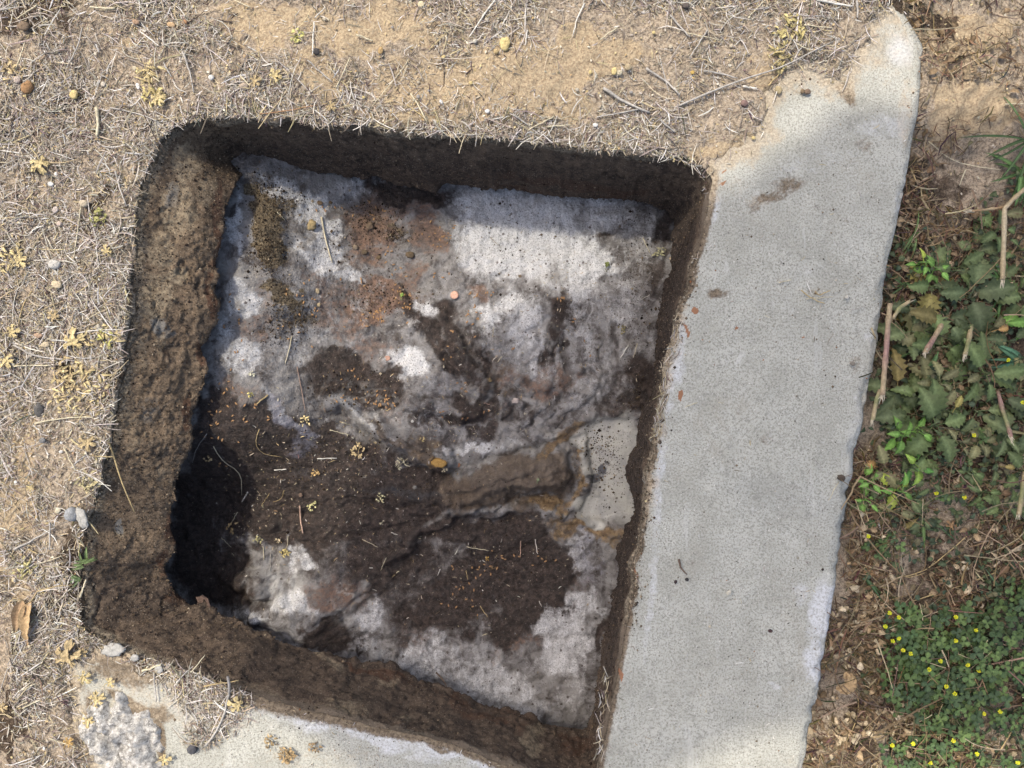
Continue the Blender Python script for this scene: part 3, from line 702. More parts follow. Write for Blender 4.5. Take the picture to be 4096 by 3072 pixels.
for pts, w, a in [([(1790,1240),(1840,1380),(1930,1500),(1960,1570)],40,.75),([(1690,1320),(1800,1430),(1900,1530)],28,.7),([(2220,1220),(2210,1330),(2190,1430)],36,.85),([(2130,1530),(2060,1600),(2040,1680)],24,.5),([(1300,1480),(1420,1500),(1560,1570)],60,1),([(1830,1590),(1900,1660),(1800,1680)],36,.8),([(2560,1480),(2580,1600)],60,.9),([(1640,1230),(1720,1300)],30,.8)]:
    dks = np.maximum(dks, a * stroke(sx_, sy_, pts, w, 0.25))
lr = polydist(sx_, sy_, LOG, closed=False)
frs = np.maximum(frs, .6 * np.exp(-((lr - 92) / 9.0) ** 2) * (ix > 1950))
rgs = np.maximum(stroke(sx_, sy_, LOG, 78, .5), blobs(jx, jy, G_RIDGE))
for pts, w, a in [([(2320,1760),(2350,1880),(2310,1990),(2230,2040)],16,1),([(2230,1750),(2300,1700),(2380,1690)],18,.9),([(2250,2070),(2400,2120),(2520,2130)],18,1)]:
    rus = np.maximum(rus, a * stroke(sx_, sy_, pts, w, 0.3))
M1[:, 1] = np.maximum(M1[:, 1], dks); M2[:, 2] = np.maximum(M2[:, 2], rus * .9); M3[:, 1] = np.maximum(M3[:, 1], frs * (0.55 + 0.45 * fbm(QX, QY, .006, 3, 190)))
M1[:, 0] = M1[:, 0] * (1 - 0.8 * dks)
colattr(me, 'MaskA', M1); colattr(me, 'MaskB', M2); colattr(me, 'MaskC', M3)
G_RIDGE = G_RIDGE + []
colattr(me, 'MaskD', np.stack([rgs, blobs(ix + wxp * .4, iy + wyp * .4, G_BLACK), 0 * jx], 1))
k = NT('grease_scum_material', 0.55, 0.4)
_, wh, dk, ru = k.attr('MaskA'); _, so, po, am = k.attr('MaskB'); _, bl, fr, stk = k.attr('MaskC'); _, rd, blk, _q = k.attr('MaskD')
nM = k.noise(0.03, 8, 0.7, 0.8); nS = k.noise(0.008, 8, 0.75, 0.4); nF = k.noise(0.0022, 5, 0.85); nD = k.val('MULTIPLY', k.val('ADD', k.noise(0.014, 9, 0.80, 1.2), k.noise(0.020, 8, 0.75, 0.6, (1.0, 0.30, 1.0))), 0.5); rg = k.ridged(0.016, 8, 0.7)
base = k.mix(k.ramp(nM, 0.35, 0.65), (0.095, 0.080, 0.072), (0.36, 0.345, 0.335))
base = k.mix(k.ramp(nS, 0.50, 0.70, 0, 0.7), base, (0.47, 0.465, 0.465))
base = k.mix(k.val('MULTIPLY', k.ramp(nD, 0.56, 0.68), 0.75), base, (0.075, 0.055, 0.047))
base = k.mix(k.val('MULTIPLY', k.ramp(stk, 0.58, 0.78), 0.5), base, (0.42, 0.40, 0.375))
ruc = k.mix(k.ramp(nS, 0.35, 0.65), (0.10, 0.062, 0.046), (0.31, 0.20, 0.145))
base = k.mix(k.edge(ru, nS, 0.9, 0.25, 1.0), base, ruc)
dkc = k.mix(k.ramp(nS, 0.38, 0.68), (0.026, 0.019, 0.016), (0.105, 0.076, 0.062))
base = k.mix(k.val('MULTIPLY', k.edge(dk, nD, 0.65, 0.22, 0.70), 0.96), base, dkc)
whm = k.edge(wh, nD, 1.5, 0.34, 1.05)
whc = k.mix(k.ramp(nF, 0.34, 0.55), (0.34, 0.33, 0.325), (0.86, 0.855, 0.855))
base = k.mix(whm, base, whc)
base = k.mix(k.val('MULTIPLY', k.edge(bl, nS, 0.9, 0.3, 1.1), 0.8), base, (0.30, 0.295, 0.345))
base = k.mix(k.val('MULTIPLY', fr, 0.75), base, (0.62, 0.61, 0.58))
soc = k.mix(k.ramp(k.noise(0.003, 5, 0.8), 0.38, 0.66), (0.07, 0.052, 0.032), (0.32, 0.25, 0.155))
base = k.mix(k.edge(so, nS, 0.6, 0.45, 0.7), base, soc)
amc = k.mix(k.ramp(nS, 0.35, 0.65), (0.16, 0.085, 0.03), (0.42, 0.30, 0.16))
rdc = k.mix(k.ramp(nD, 0.35, 0.65), (0.075, 0.054, 0.040), (0.25, 0.19, 0.135))
base = k.mix(k.val('MULTIPLY', k.edge(rd, nS, 0.6, 0.3, 0.8), 0.9), base, rdc)
base = k.mix(k.val('MULTIPLY', k.edge(am, nS, 0.9, 0.35, 0.95), 0.85), base, amc)
poc = k.mix(k.ramp(nM, 0.3, 0.7), (0.29, 0.285, 0.27), (0.43, 0.42, 0.37))
base = k.mix(k.edge(po, nS, 0.15, 0.4, 0.6), base, poc)
# dark specks and pale grains
base = k.mix(k.ramp(nF, 0.57, 0.70, 0, 0.45), base, (0.60, 0.57, 0.54))
base = k.mix(k.ramp(nF, 0.44, 0.30, 0, 0.62), base, (0.045, 0.035, 0.03))
base = k.mix(k.edge(blk, nS, 0.9, 0.35, 0.9), base, (0.075, 0.075, 0.08))
vo = k.voro(0.0042); sp_ = k.ramp(vo.outputs['Distance'], 0.12, 0.2, 1, 0)
cs = k.n('ShaderNodeSeparateColor'); k.l(vo.outputs['Color'], cs.inputs[0])
dks = k.val('MULTIPLY', sp_, k.ramp(cs.outputs[0], 0.62, 0.68)); pls = k.val('MULTIPLY', sp_, k.ramp(cs.outputs[1], 0.86, 0.9))
base = k.mix(k.val('MULTIPLY', dks, 0.8), base, (0.06, 0.045, 0.038))
v2 = k.voro(0.0105); c2 = k.n('ShaderNodeSeparateColor'); k.l(v2.outputs['Color'], c2.inputs[0])
blt = k.val('MULTIPLY', k.ramp(k.val('ADD', v2.outputs['Distance'], k.val('MULTIPLY', nF, 0.25)), 0.26, 0.36, 1, 0), k.ramp(c2.outputs[0], 0.70, 0.74))
base = k.mix(k.val('MULTIPLY', blt, 0.8), base, (0.085, 0.062, 0.05))
base = k.mix(k.val('MULTIPLY', pls, k.val('MULTIPLY', dk, 0.8)), base, (0.50, 0.43, 0.34))
k.color(base)
ro = k.val('SUBTRACT', 0.58, k.val('MULTIPLY', dk, 0.24)); ro = k.val('ADD', ro, k.val('MULTIPLY', whm, 0.25)); ro = k.val('SUBTRACT', ro, k.val('MULTIPLY', po, 0.36))
k.l(ro, k.b.inputs['Roughness'])
hb = k.val('MULTIPLY', k.noise(0.0055, 8, 0.75), k.val('SUBTRACT', 1.0, k.val('MULTIPLY', po, 0.95)))
k.bump(hb, 0.0080)
grease = tag(link('grease_scum', me, k.m), kind='structure')

def in_pit(X, Y): return bool(inpoly(np.array([X]), np.array([Y]), RIMSIMPLE)[0])
def zgrease(X, Y):
    a, b = np.array([X]), np.array([Y])
    z = grease_z(a, b); i, j = toimg(a, b, z); h, _, _ = grease_detail(a, b, i, j)
    return float((z + h)[0])
def zgrease_arr(a, b):
    z = grease_z(a, b); i, j = toimg(a, b, z); h, _, _ = grease_detail(a, b, i, j)
    return z + h
def zsurf_arr(X, Y):
    z = gz(X, Y); sd = soil_sd(X, Y); es = edge_side(X, Y)
    return np.where((es < 0) & (sd < 0.012), np.maximum(z, 0.0008), z)
def at(px, py, where='top'):
    """photo pixel -> point on the surface seen there"""
    if where == 'pit':
        z = -0.18
        for _ in range(5):
            X, Y = W(px, py, z); z = zgrease(X, Y)
        return Vector((X, Y, z))
    if where == 'wall':
        d = (IXw - px) ** 2 + (IYw - py) ** 2
        sel = np.where(np.tile(np.arange(nvW) < NW, NT_), d, 1e12)
        i = int(np.argmin(sel)); return Vector(P.reshape(-1, 3)[i])
    z = 0.0
    for _ in range(3):
        X, Y = W(px, py, z); z = float(zsurf_arr(np.array([X]), np.array([Y]))[0])
    return Vector((X, Y, z))
nvW = P.shape[1]

def vary(c, r_, a, b):
    f = r_.uniform(a, b); return tuple(q * f for q in c)

# ------------------------------------------------------------------ made-up sun shade, added unseen above the camera to cast the broad shadow
SHADE = [(2253,812),(2000,880),(1727,993),(1520,1150),(1361,1323),(1150,1600),(994,1934),(860,2250),(811,2545),(880,2760),(1050,2835),(1230,2930),(1400,3060),(1700,3210),(2450,3190),
         (2700,3080),(2850,2990),(3000,2930),(3280,2880),(3700,2900),(4100,2970),(4700,3050),(5600,2900),(6100,2000),(5900,900),(5000,480),(4300,440),(3660,425),(3420,415),(3330,443),(3220,545),(3080,633),(2985,700),(2900,750),(2600,790)]  # net outline drawn from the shadow it has to cast
SHH = 2.2
cen = np.array([W(*p) for p in SHADE]); cc = cen.mean(0)
verts = []; n = len(SHADE)
rings = [1.0, 0.75, 0.5, 0.25]
for side in (0, 1):
    for r in rings:
        for p in cen:
            q = cc + (p - cc) * r
            z = SHH + (1 - r * r) * 0.10 + (0.006 if side else 0)
            verts.append((q[0] - SX * SHH, q[1] + SY * SHH, z))
    verts.append((cc[0] - SX * SHH, cc[1] + SY * SHH, SHH + 0.10 + (0.006 if side else 0)))
faces = []
for side in (0, 1):
    o = side * (len(rings) * n + 1)
    for a in range(len(rings) - 1):
        for i in range(n):
            j = (i + 1) % n; f = (o + a * n + i, o + a * n + j, o + (a + 1) * n + j, o + (a + 1) * n + i)
            faces.append(f if side else f[::-1])
    for i in range(n):
        j = (i + 1) % n; f = (o + 3 * n + i, o + 3 * n + j, o + 4 * n); faces.append(f if side else f[::-1])
o2 = len(rings) * n + 1
for i in range(n):
    j = (i + 1) % n; faces.append((i, j, o2 + j, o2 + i))
kn = NT('added_shade_net', .8, .1)
kn.b.inputs['Base Color'].default_value = (.25, .25, .25, 1)
tr = kn.n('ShaderNodeBsdfTransparent'); mx = kn.n('ShaderNodeMixShader'); mx.inputs[0].default_value = 0.10 ** 0.5
kn.l(kn.b.outputs[0], mx.inputs[1]); kn.l(tr.outputs[0], mx.inputs[2]); kn.l(mx.outputs[0], kn.t.nodes['Material Output'].inputs[0])
M_NET = kn.m
cx_, cy_ = float(cc[0] - SX * SHH), float(cc[1] + SY * SHH)
shade = empty('added_sun_shade', (1.9, -0.2, -0.02))
tag(shade, 'made-up shade net on a pole, added out of view to cast the broad shadow', 'sun shade')
cv = link('added_canopy', mesh_py('added_canopy', [(a - 1.9, b + 0.2, c + 0.02) for a, b, c in verts], faces), M_NET, shade)
def tube_data(pts, rad, ns=6, cap=True):
    pts = [Vector(p) for p in pts]; V = []; F = []
    up = Vector((0, 0, 1))
    for i, p in enumerate(pts):
        t = (pts[min(i + 1, len(pts) - 1)] - pts[max(i - 1, 0)])
        if t.length < 1e-9: t = Vector((1, 0, 0))
        t.normalize()
        s_ = t.cross(up)
        if s_.length < 1e-3: s_ = t.cross(Vector((0, 1, 0)))
        s_.normalize(); u_ = s_.cross(t)
        r = rad[i] if isinstance(rad, (list, tuple)) else rad
        for k_ in range(ns):
            a = 2 * math.pi * k_ / ns
            V.append(p + s_ * (math.cos(a) * r) + u_ * (math.sin(a) * r))
    for i in range(len(pts) - 1):
        for k_ in range(ns):
            F.append((i * ns + k_, i * ns + (k_ + 1) % ns, (i + 1) * ns + (k_ + 1) % ns, (i + 1) * ns + k_))
    if cap:
        F.append(tuple(range(ns))[::-1]); F.append(tuple(range((len(pts) - 1) * ns, len(pts) * ns)))
    return V, F
v_, f_ = tube_data([(0, 0, 0), (0, 0, 2.6), (cx_ - 1.9 + 0.3, cy_ + 0.2, 2.62), (cx_ - 1.9, cy_ + 0.2, SHH + 0.13)], 0.02, 12)
link('pole', mesh_py('pole', v_, f_), simple('added_pole_metal', (.2, .2, .2), (.3, .3, .3), .05, .4, .5), shade)  # pole made up along with the net

# ------------------------------------------------------------------ mesh accumulator with per-vertex colour
class MB:
    def __init__(s): s.v = []; s.f = []; s.c = []
    def add(s, V, F, col):
        o = len(s.v); s.v += [tuple(p) for p in V]; s.f += [tuple(i + o for i in f) for f in F]
        if callable(col): s.c += [col(i, len(V)) for i in range(len(V))]
        else: s.c += [col] * len(V)
    def tube(s, pts, rad, col, ns=5):
        V, F = tube_data(pts, rad, ns); s.add(V, F, col)
    def ell(s, c, r, col, nu=8, nv=5, rot=None, rough=0.0, seed=0):
        V = []; F = []
        rr_ = random.Random(seed)
        c = Vector(c); M = rot.to_matrix() if rot else Matrix.Identity(3)
        for j in range(nv + 1):
            ph = math.pi * j / nv
            for i in range(nu):
                th = 2 * math.pi * i / nu
                d = 1 + rough * (rr_.random() - 0.5) * 2
                V.append(c + M @ Vector((math.sin(ph) * math.cos(th) * r[0] * d, math.sin(ph) * math.sin(th) * r[1] * d, math.cos(ph) * r[2] * d)))
        for j in range(nv):
            for i in range(nu):
                F.append((j * nu + i, (j + 1) * nu + i, (j + 1) * nu + (i + 1) % nu, j * nu + (i + 1) % nu))
        s.add(V, F, col)
    def leaf(s, base, head, L, Wd, col, prof='oval', serr=0.0, pitch=0.1, curl=0.3, fold=0.25, roll=0.0, n=10, rr_=random, vein=None, side=0.0):
        """a leaf blade: base point, heading (rad, in plan), length, half width; rises by pitch then droops by curl"""
        V = []; F = []; C = []
        h = Vector((math.cos(head), math.sin(head), 0)); l = Vector((-math.sin(head), math.cos(head), 0)); up = Vector((0, 0, 1))
        M = Matrix.Rotation(roll, 3, h); l = M @ l; up = M @ up
        p = Vector(base); ang = pitch
        step = L / n
        for i in range(n + 1):
            t = i / n
            if prof == 'oval': w = math.sin(math.pi * min(1, t ** 0.75 * 0.97 + 0.02)) ** 0.8
            elif prof == 'lance': w = math.sin(math.pi * min(1, t ** 0.6 * 0.98 + 0.01)) ** 1.1
            elif prof == 'obov': w = math.sin(math.pi * min(1, (t ** 1.5) * 0.9 + 0.04)) ** 0.7
            elif prof == 'blade': w = (1 - t ** 3) * min(1, 0.35 + t * 4)
            elif prof == 'lobe': w = 0.28 + 0.75 * (math.sin(math.pi * min(1, t ** 1.3 * 0.93)) ** 1.0)
            w = w * Wd * (1 + serr * (1 if i % 2 else -1)) * (1 + 0.08 * (rr_.random() - 0.5))
            if i == n: w *= 0.1
            f = fold * w
            jz = (rr_.random() - 0.5) * Wd * 0.25
            V += [p + l * w + up * (f + jz), p + l * (w * 0.5) + up * (f * 0.4), p + up * 0, p - l * (w * 0.5) + up * (f * 0.4), p - l * w + up * (f - jz)]
            vc = vein or tuple(min(1, q * 1.25 + 0.01) for q in col)
            e = tuple(q * 0.92 for q in col)
            C += [e, col, vc, col, e]
            d = h * math.cos(ang) + up * math.sin(ang)
            p = p + d * step + l * (side * step)
            ang -= curl / n * 2
        for i in range(n):
            for k_ in range(4):
                a = i * 5 + k_; F.append((a, a + 5, a + 6, a + 1))
        o = len(s.v); s.v += [tuple(q) for q in V]; s.f += [tuple(i + o for i in f) for f in F]; s.c += C
        return p
    def build(s, name, mat, parent=None, origin=None, smooth=True):
        o = Vector(origin) if origin is not None else Vector((0, 0, 0))
        me = mesh_py(name, [(a[0] - o.x, a[1] - o.y, a[2] - o.z) for a in s.v], s.f, smooth)
        colattr(me, 'Col', s.c)
        ob = link(name, me, mat, parent)
        if parent is None: ob.location = o
        return ob

M_STRAW = varied('dry_straw_material', 0.75, 0.25, 0.35, 0.003)
M_LEAF = varied('green_leaf_material', 0.55, 0.35, 0.30, 0.004)
M_DRY = varied('dry_leaf_material', 0.8, 0.2, 0.35, 0.003)
M_STONE = varied('stone_material', 0.85, 0.25, 0.30, 0.003)
M_PETAL = varied('petal_material', 0.6, 0.2, 0.15, 0.002)
M_PUPA = varied('pupa_material', 0.4, 0.5, 0.3, 0.001)
M_CRUMB = varied('crumb_material', 0.95, 0.1, 0.4, 0.002)

# ------------------------------------------------------------------ loose litter, far too much to count
PAL_L = np.array([(.60,.555,.50),(.50,.42,.30),(.38,.335,.285),(.24,.19,.145),(.09,.072,.058),(.72,.69,.65),(.54,.45,.27),(.32,.27,.225)])
PAL_R = np.array([(.24,.17,.10),(.16,.11,.065),(.32,.24,.15),(.09,.062,.04),(.045,.032,.022),(.42,.34,.22),(.12,.082,.052),(.19,.125,.075)])
def ribbons(name, cx, cy, L, wd, pal, wts, zf, lift=(0.0003, 0.003), nseg=4, curl=1.2, tent=0.0, hd=None, tilt=0.10):
    n = len(cx)
    a = rng.uniform(0, 2 * math.pi, n) if hd is None else hd
    cv_ = rng.normal(0, curl * 0.5, n)
    t = np.linspace(-0.5, 0.5, nseg)
    tx_ = L[:, None] * (t[None] * np.cos(a)[:, None] - cv_[:, None] * (t ** 2)[None] / 2 * np.sin(a)[:, None])
    ty_ = L[:, None] * (t[None] * np.sin(a)[:, None] + cv_[:, None] * (t ** 2)[None] / 2 * np.cos(a)[:, None])
    X = cx[:, None] + tx_; Y = cy[:, None] + ty_
    Z0 = zf(X.ravel(), Y.ravel()).reshape(X.shape)
    Zm = Z0.mean(1, keepdims=True)
    Z = np.maximum(Z0 + 0.0002, Zm) + rng.uniform(*lift, n)[:, None] + rng.normal(0, tilt, n)[:, None] * (t[None] * L[:, None]) 
    Z = np.maximum(Z, Z0 + 0.0001)
    ang = a[:, None] + cv_[:, None] * t[None]
    px_, py_ = -np.sin(ang), np.cos(ang)
    w = wd[:, None] * 0.5 * np.array([0.55, 1.0, 1.0, 0.45] if nseg == 4 else np.linspace(1, .5, nseg))[None]
    roll = rng.normal(0, 0.6, n)[:, None]
    if tent:
        offs = [(1, 0), (0, 1), (-1, 0)]
        V = np.stack([np.stack([X + px_ * w * o, Y + py_ * w * o, Z + w * np.sin(roll) * o + q * w * tent], -1) for o, q in offs], 2)
    else:
        V = np.stack([np.stack([X + px_ * w * o, Y + py_ * w * o, Z + w * np.sin(roll) * o], -1) for o in (1, -1)], 2)
    m = V.shape[2]
    base_i = (np.arange(n) * nseg * m)[:, None, None]
    si = (np.arange(nseg - 1) * m)[None, :, None]; ki = np.arange(m - 1)[None, None, :]
    a0 = base_i + si + ki
    F = np.stack([a0, a0 + m, a0 + m + 1, a0 + 1], -1).reshape(-1, 4)
    ci = rng.choice(len(pal), n, p=np.array(wts) / sum(wts))
    col = pal[ci] * rng.uniform(0.75, 1.2, n)[:, None] + rng.normal(0, 0.012, (n, 3))
    col = np.clip(col, 0.01, 0.85)
    me = mesh_np(name, V.reshape(-1, 3), F)
    colattr(me, 'Col', np.repeat(col, nseg * m, 0))
    return me
HEAP = [(820,2760,180,100,35,1),(700,2680,140,40,0,.8),(860,2900,120,70,-30,.9),(620,2640,120,30,0,.6),(960,2800,70,60,0,.4)]
def dens_left(X, Y):
    ix, iy = toimg(X, Y)
    sd = soil_sd(X, Y); es = edge_side(X, Y)
    d = sstep(-0.010, 0.010, sd) * (es < 0.0)
    sand = blobs(ix + fbm(X, Y, 0.05, 4, 101) * 80, iy + fbm(X, Y, 0.05, 4, 102) * 80, SAND)
    clump = sstep(-0.5, 0.6, fbm(X, Y, 0.06, 4, 131))
    d = d * (0.12 + 0.88 * clump) * (1 - 0.80 * sand)
    d = d * (0.62 + 0.38 * sstep(2500, 1000, ix + iy * 0.3))
    d = np.maximum(d, blobs(ix, iy, HEAP) * 0.95)
    rd = polydist(X, Y, list(zip(rx[::16], ry[::16])))
    ins = inpoly(X, Y, RIMSIMPLE)
    d = np.where(ins & (rd > 0.0035), 0, d)
    d = d * (1 - 0.9 * sstep(80, 45, ix) * sstep(2350, 2500, iy))
    d = np.where((rd < 0.004) & (sd > 0.0) & (es < 0), np.maximum(d, 0.35), d)
    bot = (iy > 2250) & (ix > 300)
    return d
def sample(n, dens, x0=-0.72, x1=0.72, y0=-0.55, y1=0.55):
    ox_, oy_ = [], []; c = 0
    while c < n:
        X = rng.uniform(x0, x1, n * 2); Y = rng.uniform(y0, y1, n * 2)
        kk = rng.random(n * 2) < dens(X, Y)
        ox_.append(X[kk]); oy_.append(Y[kk]); c += kk.sum()
    return np.concatenate(ox_)[:n], np.concatenate(oy_)[:n]
def zl(X, Y): return zsurf_arr(X, Y)
n = 68000
cx1, cy1 = sample(n, dens_left)
L = rng.lognormal(math.log(0.0068), 0.5, n).clip(0.003, 0.035)
wd = rng.uniform(0.00035, 0.0010, n)
me = ribbons('dry_straw_litter', cx1, cy1, L, wd, PAL_L, [5,4,5,4,3,2.2,1.5,4], zl, (0.0001, 0.0035))
litter = tag(link('dry_straw_litter', me, M_STRAW), 'chopped grey and tan dry straw strewn over the soil around the pit', 'straw litter', kind='stuff')
n = 3800
cx1, cy1 = sample(n, dens_left)
L = rng.lognormal(math.log(0.020), 0.45, n).clip(0.010, 0.055)
me = ribbons('dry_grass_stems', cx1, cy1, L, rng.uniform(0.0006, 0.0014, n), PAL_L, [6,4,4,3,1,3,2,3], zl, (0.001, 0.005), tent=0.7, tilt=0.06)
tag(link('dry_grass_stems', me, M_STRAW), 'longer bleached grass stems lying on top of the chopped straw', 'dry grass', kind='stuff')
n = 9000   # chaff
cx1, cy1 = sample(n, lambda X, Y: np.clip(dens_left(X, Y) + 0.06 * (soil_sd(X, Y) > 0.0) * (~inpoly(X, Y, RIMSIMPLE)), 0, 1))
me = ribbons('chaff', cx1, cy1, rng.uniform(0.0015, 0.004, n), rng.uniform(0.0010, 0.0024, n), np.array([(.58,.47,.26),(.66,.60,.48),(.40,.31,.2),(.2,.15,.11),(.50,.36,.18)]), [4,4,3,3,2], zl, (0.0004, 0.003), tilt=0.25)
tag(link('chaff', me, M_STRAW), 'tiny flakes of chaff and seed husk mixed in the straw', 'chaff', kind='stuff')

# right hand verge
GREEN = [(3650,2150,150,200,0,.5),(3870,1250,330,330,0,1),(3760,1650,260,380,0,1),(3980,1700,200,400,0,1),(3700,2000,230,200,0,.8),(4000,2200,180,250,0,.7),(3820,2620,270,330,0,.9),(4050,2500,120,400,0,.9),(3950,2950,220,150,0,.6),(4050,750,90,160,0,.6)]
def dens_right(X, Y):
    ix, iy = toimg(X, Y)
    es = edge_side(X, Y)
    d = (es > -0.0) * sstep(-0.6, 0.5, fbm(X, Y, 0.05, 4, 141))
    return d * (0.35 + 0.65 * sstep(300, 1200, iy))
n = 13000
cx1, cy1 = sample(n, dens_right, x0=0.33)
me = ribbons('dead_grass_thatch', cx1, cy1, rng.lognormal(math.log(0.014), 0.5, n).clip(0.005, 0.06), rng.uniform(0.0006, 0.0017, n), PAL_R, [5,5,4,4,2,2,4,4], gz, (0.0005, 0.012), tilt=0.25, curl=1.8)
tag(link('dead_grass_thatch', me, M_STRAW), 'tangled brown dead grass covering the verge right of the slab', 'dead grass', kind='stuff')
mb = MB(); rr = random.Random(5)
cx1, cy1 = sample(1500, lambda X, Y: dens_right(X, Y) * 0.9, x0=0.33)
z1 = gz(cx1, cy1)
for X, Y, Z in zip(cx1, cy1, z1):
    c = PAL_R[rr.choice([0, 1, 2, 5, 7, 0, 2])] * rr.uniform(.7, 1.25)
    mb.leaf((X, Y, Z + rr.uniform(0.001, 0.010)), rr.uniform(0, 6.28), rr.uniform(.006, .015), rr.uniform(.002, .0045), tuple(c), 'oval', 0, rr.uniform(-.2, .6), rr.uniform(.3, 1.6), rr.uniform(-.2, .8), rr.uniform(-.6, .6), 5, rr)
cx1, cy1 = sample(420, lambda X, Y: dens_right(X, Y) * sstep(0.30, 0.0, edge_side(X, Y)) * sstep(2000, 2300, toimg(X, Y)[1]), x0=0.33)
z1 = gz(cx1, cy1)
for X, Y, Z in zip(cx1, cy1, z1):
    c = rr.choice([(.50,.39,.25),(.40,.29,.17),(.58,.48,.33),(.30,.20,.12)])
    mb.leaf((X, Y, Z + rr.uniform(0.006, 0.014)), rr.uniform(0, 6.28), rr.uniform(.008, .020), rr.uniform(.0015, .0045), vary(c, rr, .7, 1.2), rr.choice(['oval', 'lance', 'blade']), .1, rr.uniform(-.2, .7), rr.uniform(.5, 2.0), rr.uniform(-.2, 1.0), rr.uniform(-.7, .7), 8, rr)
tag(mb.build('dead_leaf_litter', M_DRY), 'curled brown dead leaves scattered under the weeds on the right verge', 'dead leaves', kind='stuff')
mb = MB()
def dens_green(X, Y):
    ix, iy = toimg(X, Y, -0.01)
    return blobs(ix + fbm(X, Y, 0.05, 3, 151) * 120, iy + fbm(X, Y, 0.05, 3, 152) * 120, GREEN) * (edge_side(X, Y) > 0.003)
cx1, cy1 = sample(2600, dens_green, x0=0.33)
z1 = gz(cx1, cy1)
for X, Y, Z in zip(cx1, cy1, z1):
    g_ = rr.choice([(.055,.08,.035),(.07,.10,.04),(.04,.06,.028),(.095,.12,.05),(.06,.09,.05),(.13,.12,.06),(.17,.13,.07)])
    mb.leaf((X, Y, Z + rr.uniform(0.002, 0.016)), rr.uniform(0, 6.28), rr.uniform(.005, .012), rr.uniform(.0018, .004), g_, rr.choice(['oval', 'lance', 'obov']), rr.choice([0, .12]), rr.uniform(-.2, .7), rr.uniform(.2, 1.2), rr.uniform(0, .5), rr.uniform(-.5, .5), 5, rr)
tag(mb.build('low_green_groundcover', M_LEAF), 'low mat of small green leaves filling between the bigger weeds', 'ground cover', kind='stuff')

n = 380
cx1, cy1 = sample(n, lambda X, Y: dens_right(X, Y) * (0.15 + 0.85 * sstep(1750, 2100, toimg(X, Y)[1])), x0=0.33)
me = ribbons('dead_stems', cx1, cy1, rng.lognormal(math.log(0.045), 0.45, n).clip(0.02, 0.12), rng.uniform(0.0007, 0.0019, n), PAL_R * 1.25, [5,4,5,2,1,4,2,4], gz, (0.012, 0.034), tent=0.8, tilt=0.12, curl=0.9, nseg=7)
tag(link('dead_stems', me, M_STRAW), 'long thin dead stems criss-crossing over the weeds on the verge', 'dead stems', kind='stuff')
# crumbs of soil: rim, wall and scum
def lumps(name, X, Y, Z, r, pal, wts):
    n = len(X)
    d = np.array([(1,0,0),(-1,0,0),(0,1,0),(0,-1,0),(0,0,1),(0,0,-1)], float)
    V = np.stack([X, Y, Z], 1)[:, None, :] + d[None] * (r[:, None, None] * rng.uniform(0.6, 1.3, (n, 6, 1)))
    f = np.array([(0,2,4),(2,1,4),(1,3,4),(3,0,4),(2,0,5),(1,2,5),(3,1,5),(0,3,5)])
    F = (np.arange(n) * 6)[:, None, None] + f[None]
    me = mesh_np(name, V.reshape(-1, 3), F.reshape(-1, 3), False)
    ci = rng.choice(len(pal), n, p=np.array(wts) / sum(wts))
    col = np.clip(np.array(pal)[ci] * rng.uniform(0.7, 1.25, n)[:, None], 0.01, 0.85)
    colattr(me, 'Col', np.repeat(col, 6, 0))
    return me
Pf = P.reshape(-1, 3)
rowi = np.tile(np.arange(nv), NT_)
okw = np.where(rowi < NW)[0]
wgt = 0.35 + 1.4 * left.ravel()[okw] + 0.8 * (rowi[okw] > NW - 8)
ch = rng.choice(okw, 15000, p=wgt / wgt.sum())
jj = rng.normal(0, 0.0012, (15000, 3))
me = lumps('wall_crumbs', Pf[ch, 0] + jj[:, 0], Pf[ch, 1] + jj[:, 1], Pf[ch, 2] + jj[:, 2] * 0.3, rng.lognormal(math.log(0.00065), 0.45, 15000).clip(0.0003, 0.0026), [(.09,.065,.048),(.15,.11,.075),(.28,.21,.14),(.05,.036,.03),(.42,.34,.24)], [5,4,2.2,4,0.8])
tag(link('wall_crumbs', me, M_CRUMB), 'dark grains of dirt stuck all over the sloping inner walls', 'dirt crumbs', kind='stuff')
# specks and bits of dirt on the slab
def dslab(X, Y):
    ix, iy = toimg(X, Y)
    dd_ = polydist(X, Y, list(zip(rx[::16], ry[::16])))
    on = (soil_sd(X, Y) < 0) & (edge_side(X, Y) < -0.003) & ~inpoly(X, Y, RIMSIMPLE)
    return on * (0.10 + 0.9 * sstep(0.03, 0.0, dd_) + 0.5 * sstep(0.2, 0.7, fbm(X, Y, 0.06, 3, 171)))
cx1, cy1 = sample(1500, dslab)
me = lumps('slab_crumbs', cx1, cy1, np.full(1500, 0.0006), rng.lognormal(math.log(0.00055), 0.5, 1500).clip(0.0003, 0.0022), [(.12,.085,.06),(.25,.19,.13),(.06,.045,.04),(.5,.44,.34),(.3,.14,.07)], [5,4,3,3,1])
tag(link('slab_crumbs', me, M_CRUMB), 'scattered dirt specks lying on the concrete slab', 'dirt specks', kind='stuff')
cx1, cy1 = sample(260, dslab)
me = ribbons('slab_fibres', cx1, cy1, rng.lognormal(math.log(0.005), 0.5, 260).clip(.002, .016), rng.uniform(0.0004, 0.001, 260), PAL_L, [4,5,2,4,1,3,3,2], zl, (0.0006, 0.0015), curl=1.6)
tag(link('slab_fibres', me, M_STRAW), 'small bits of dry plant fibre scattered over the concrete slab', 'plant fibres', kind='stuff')
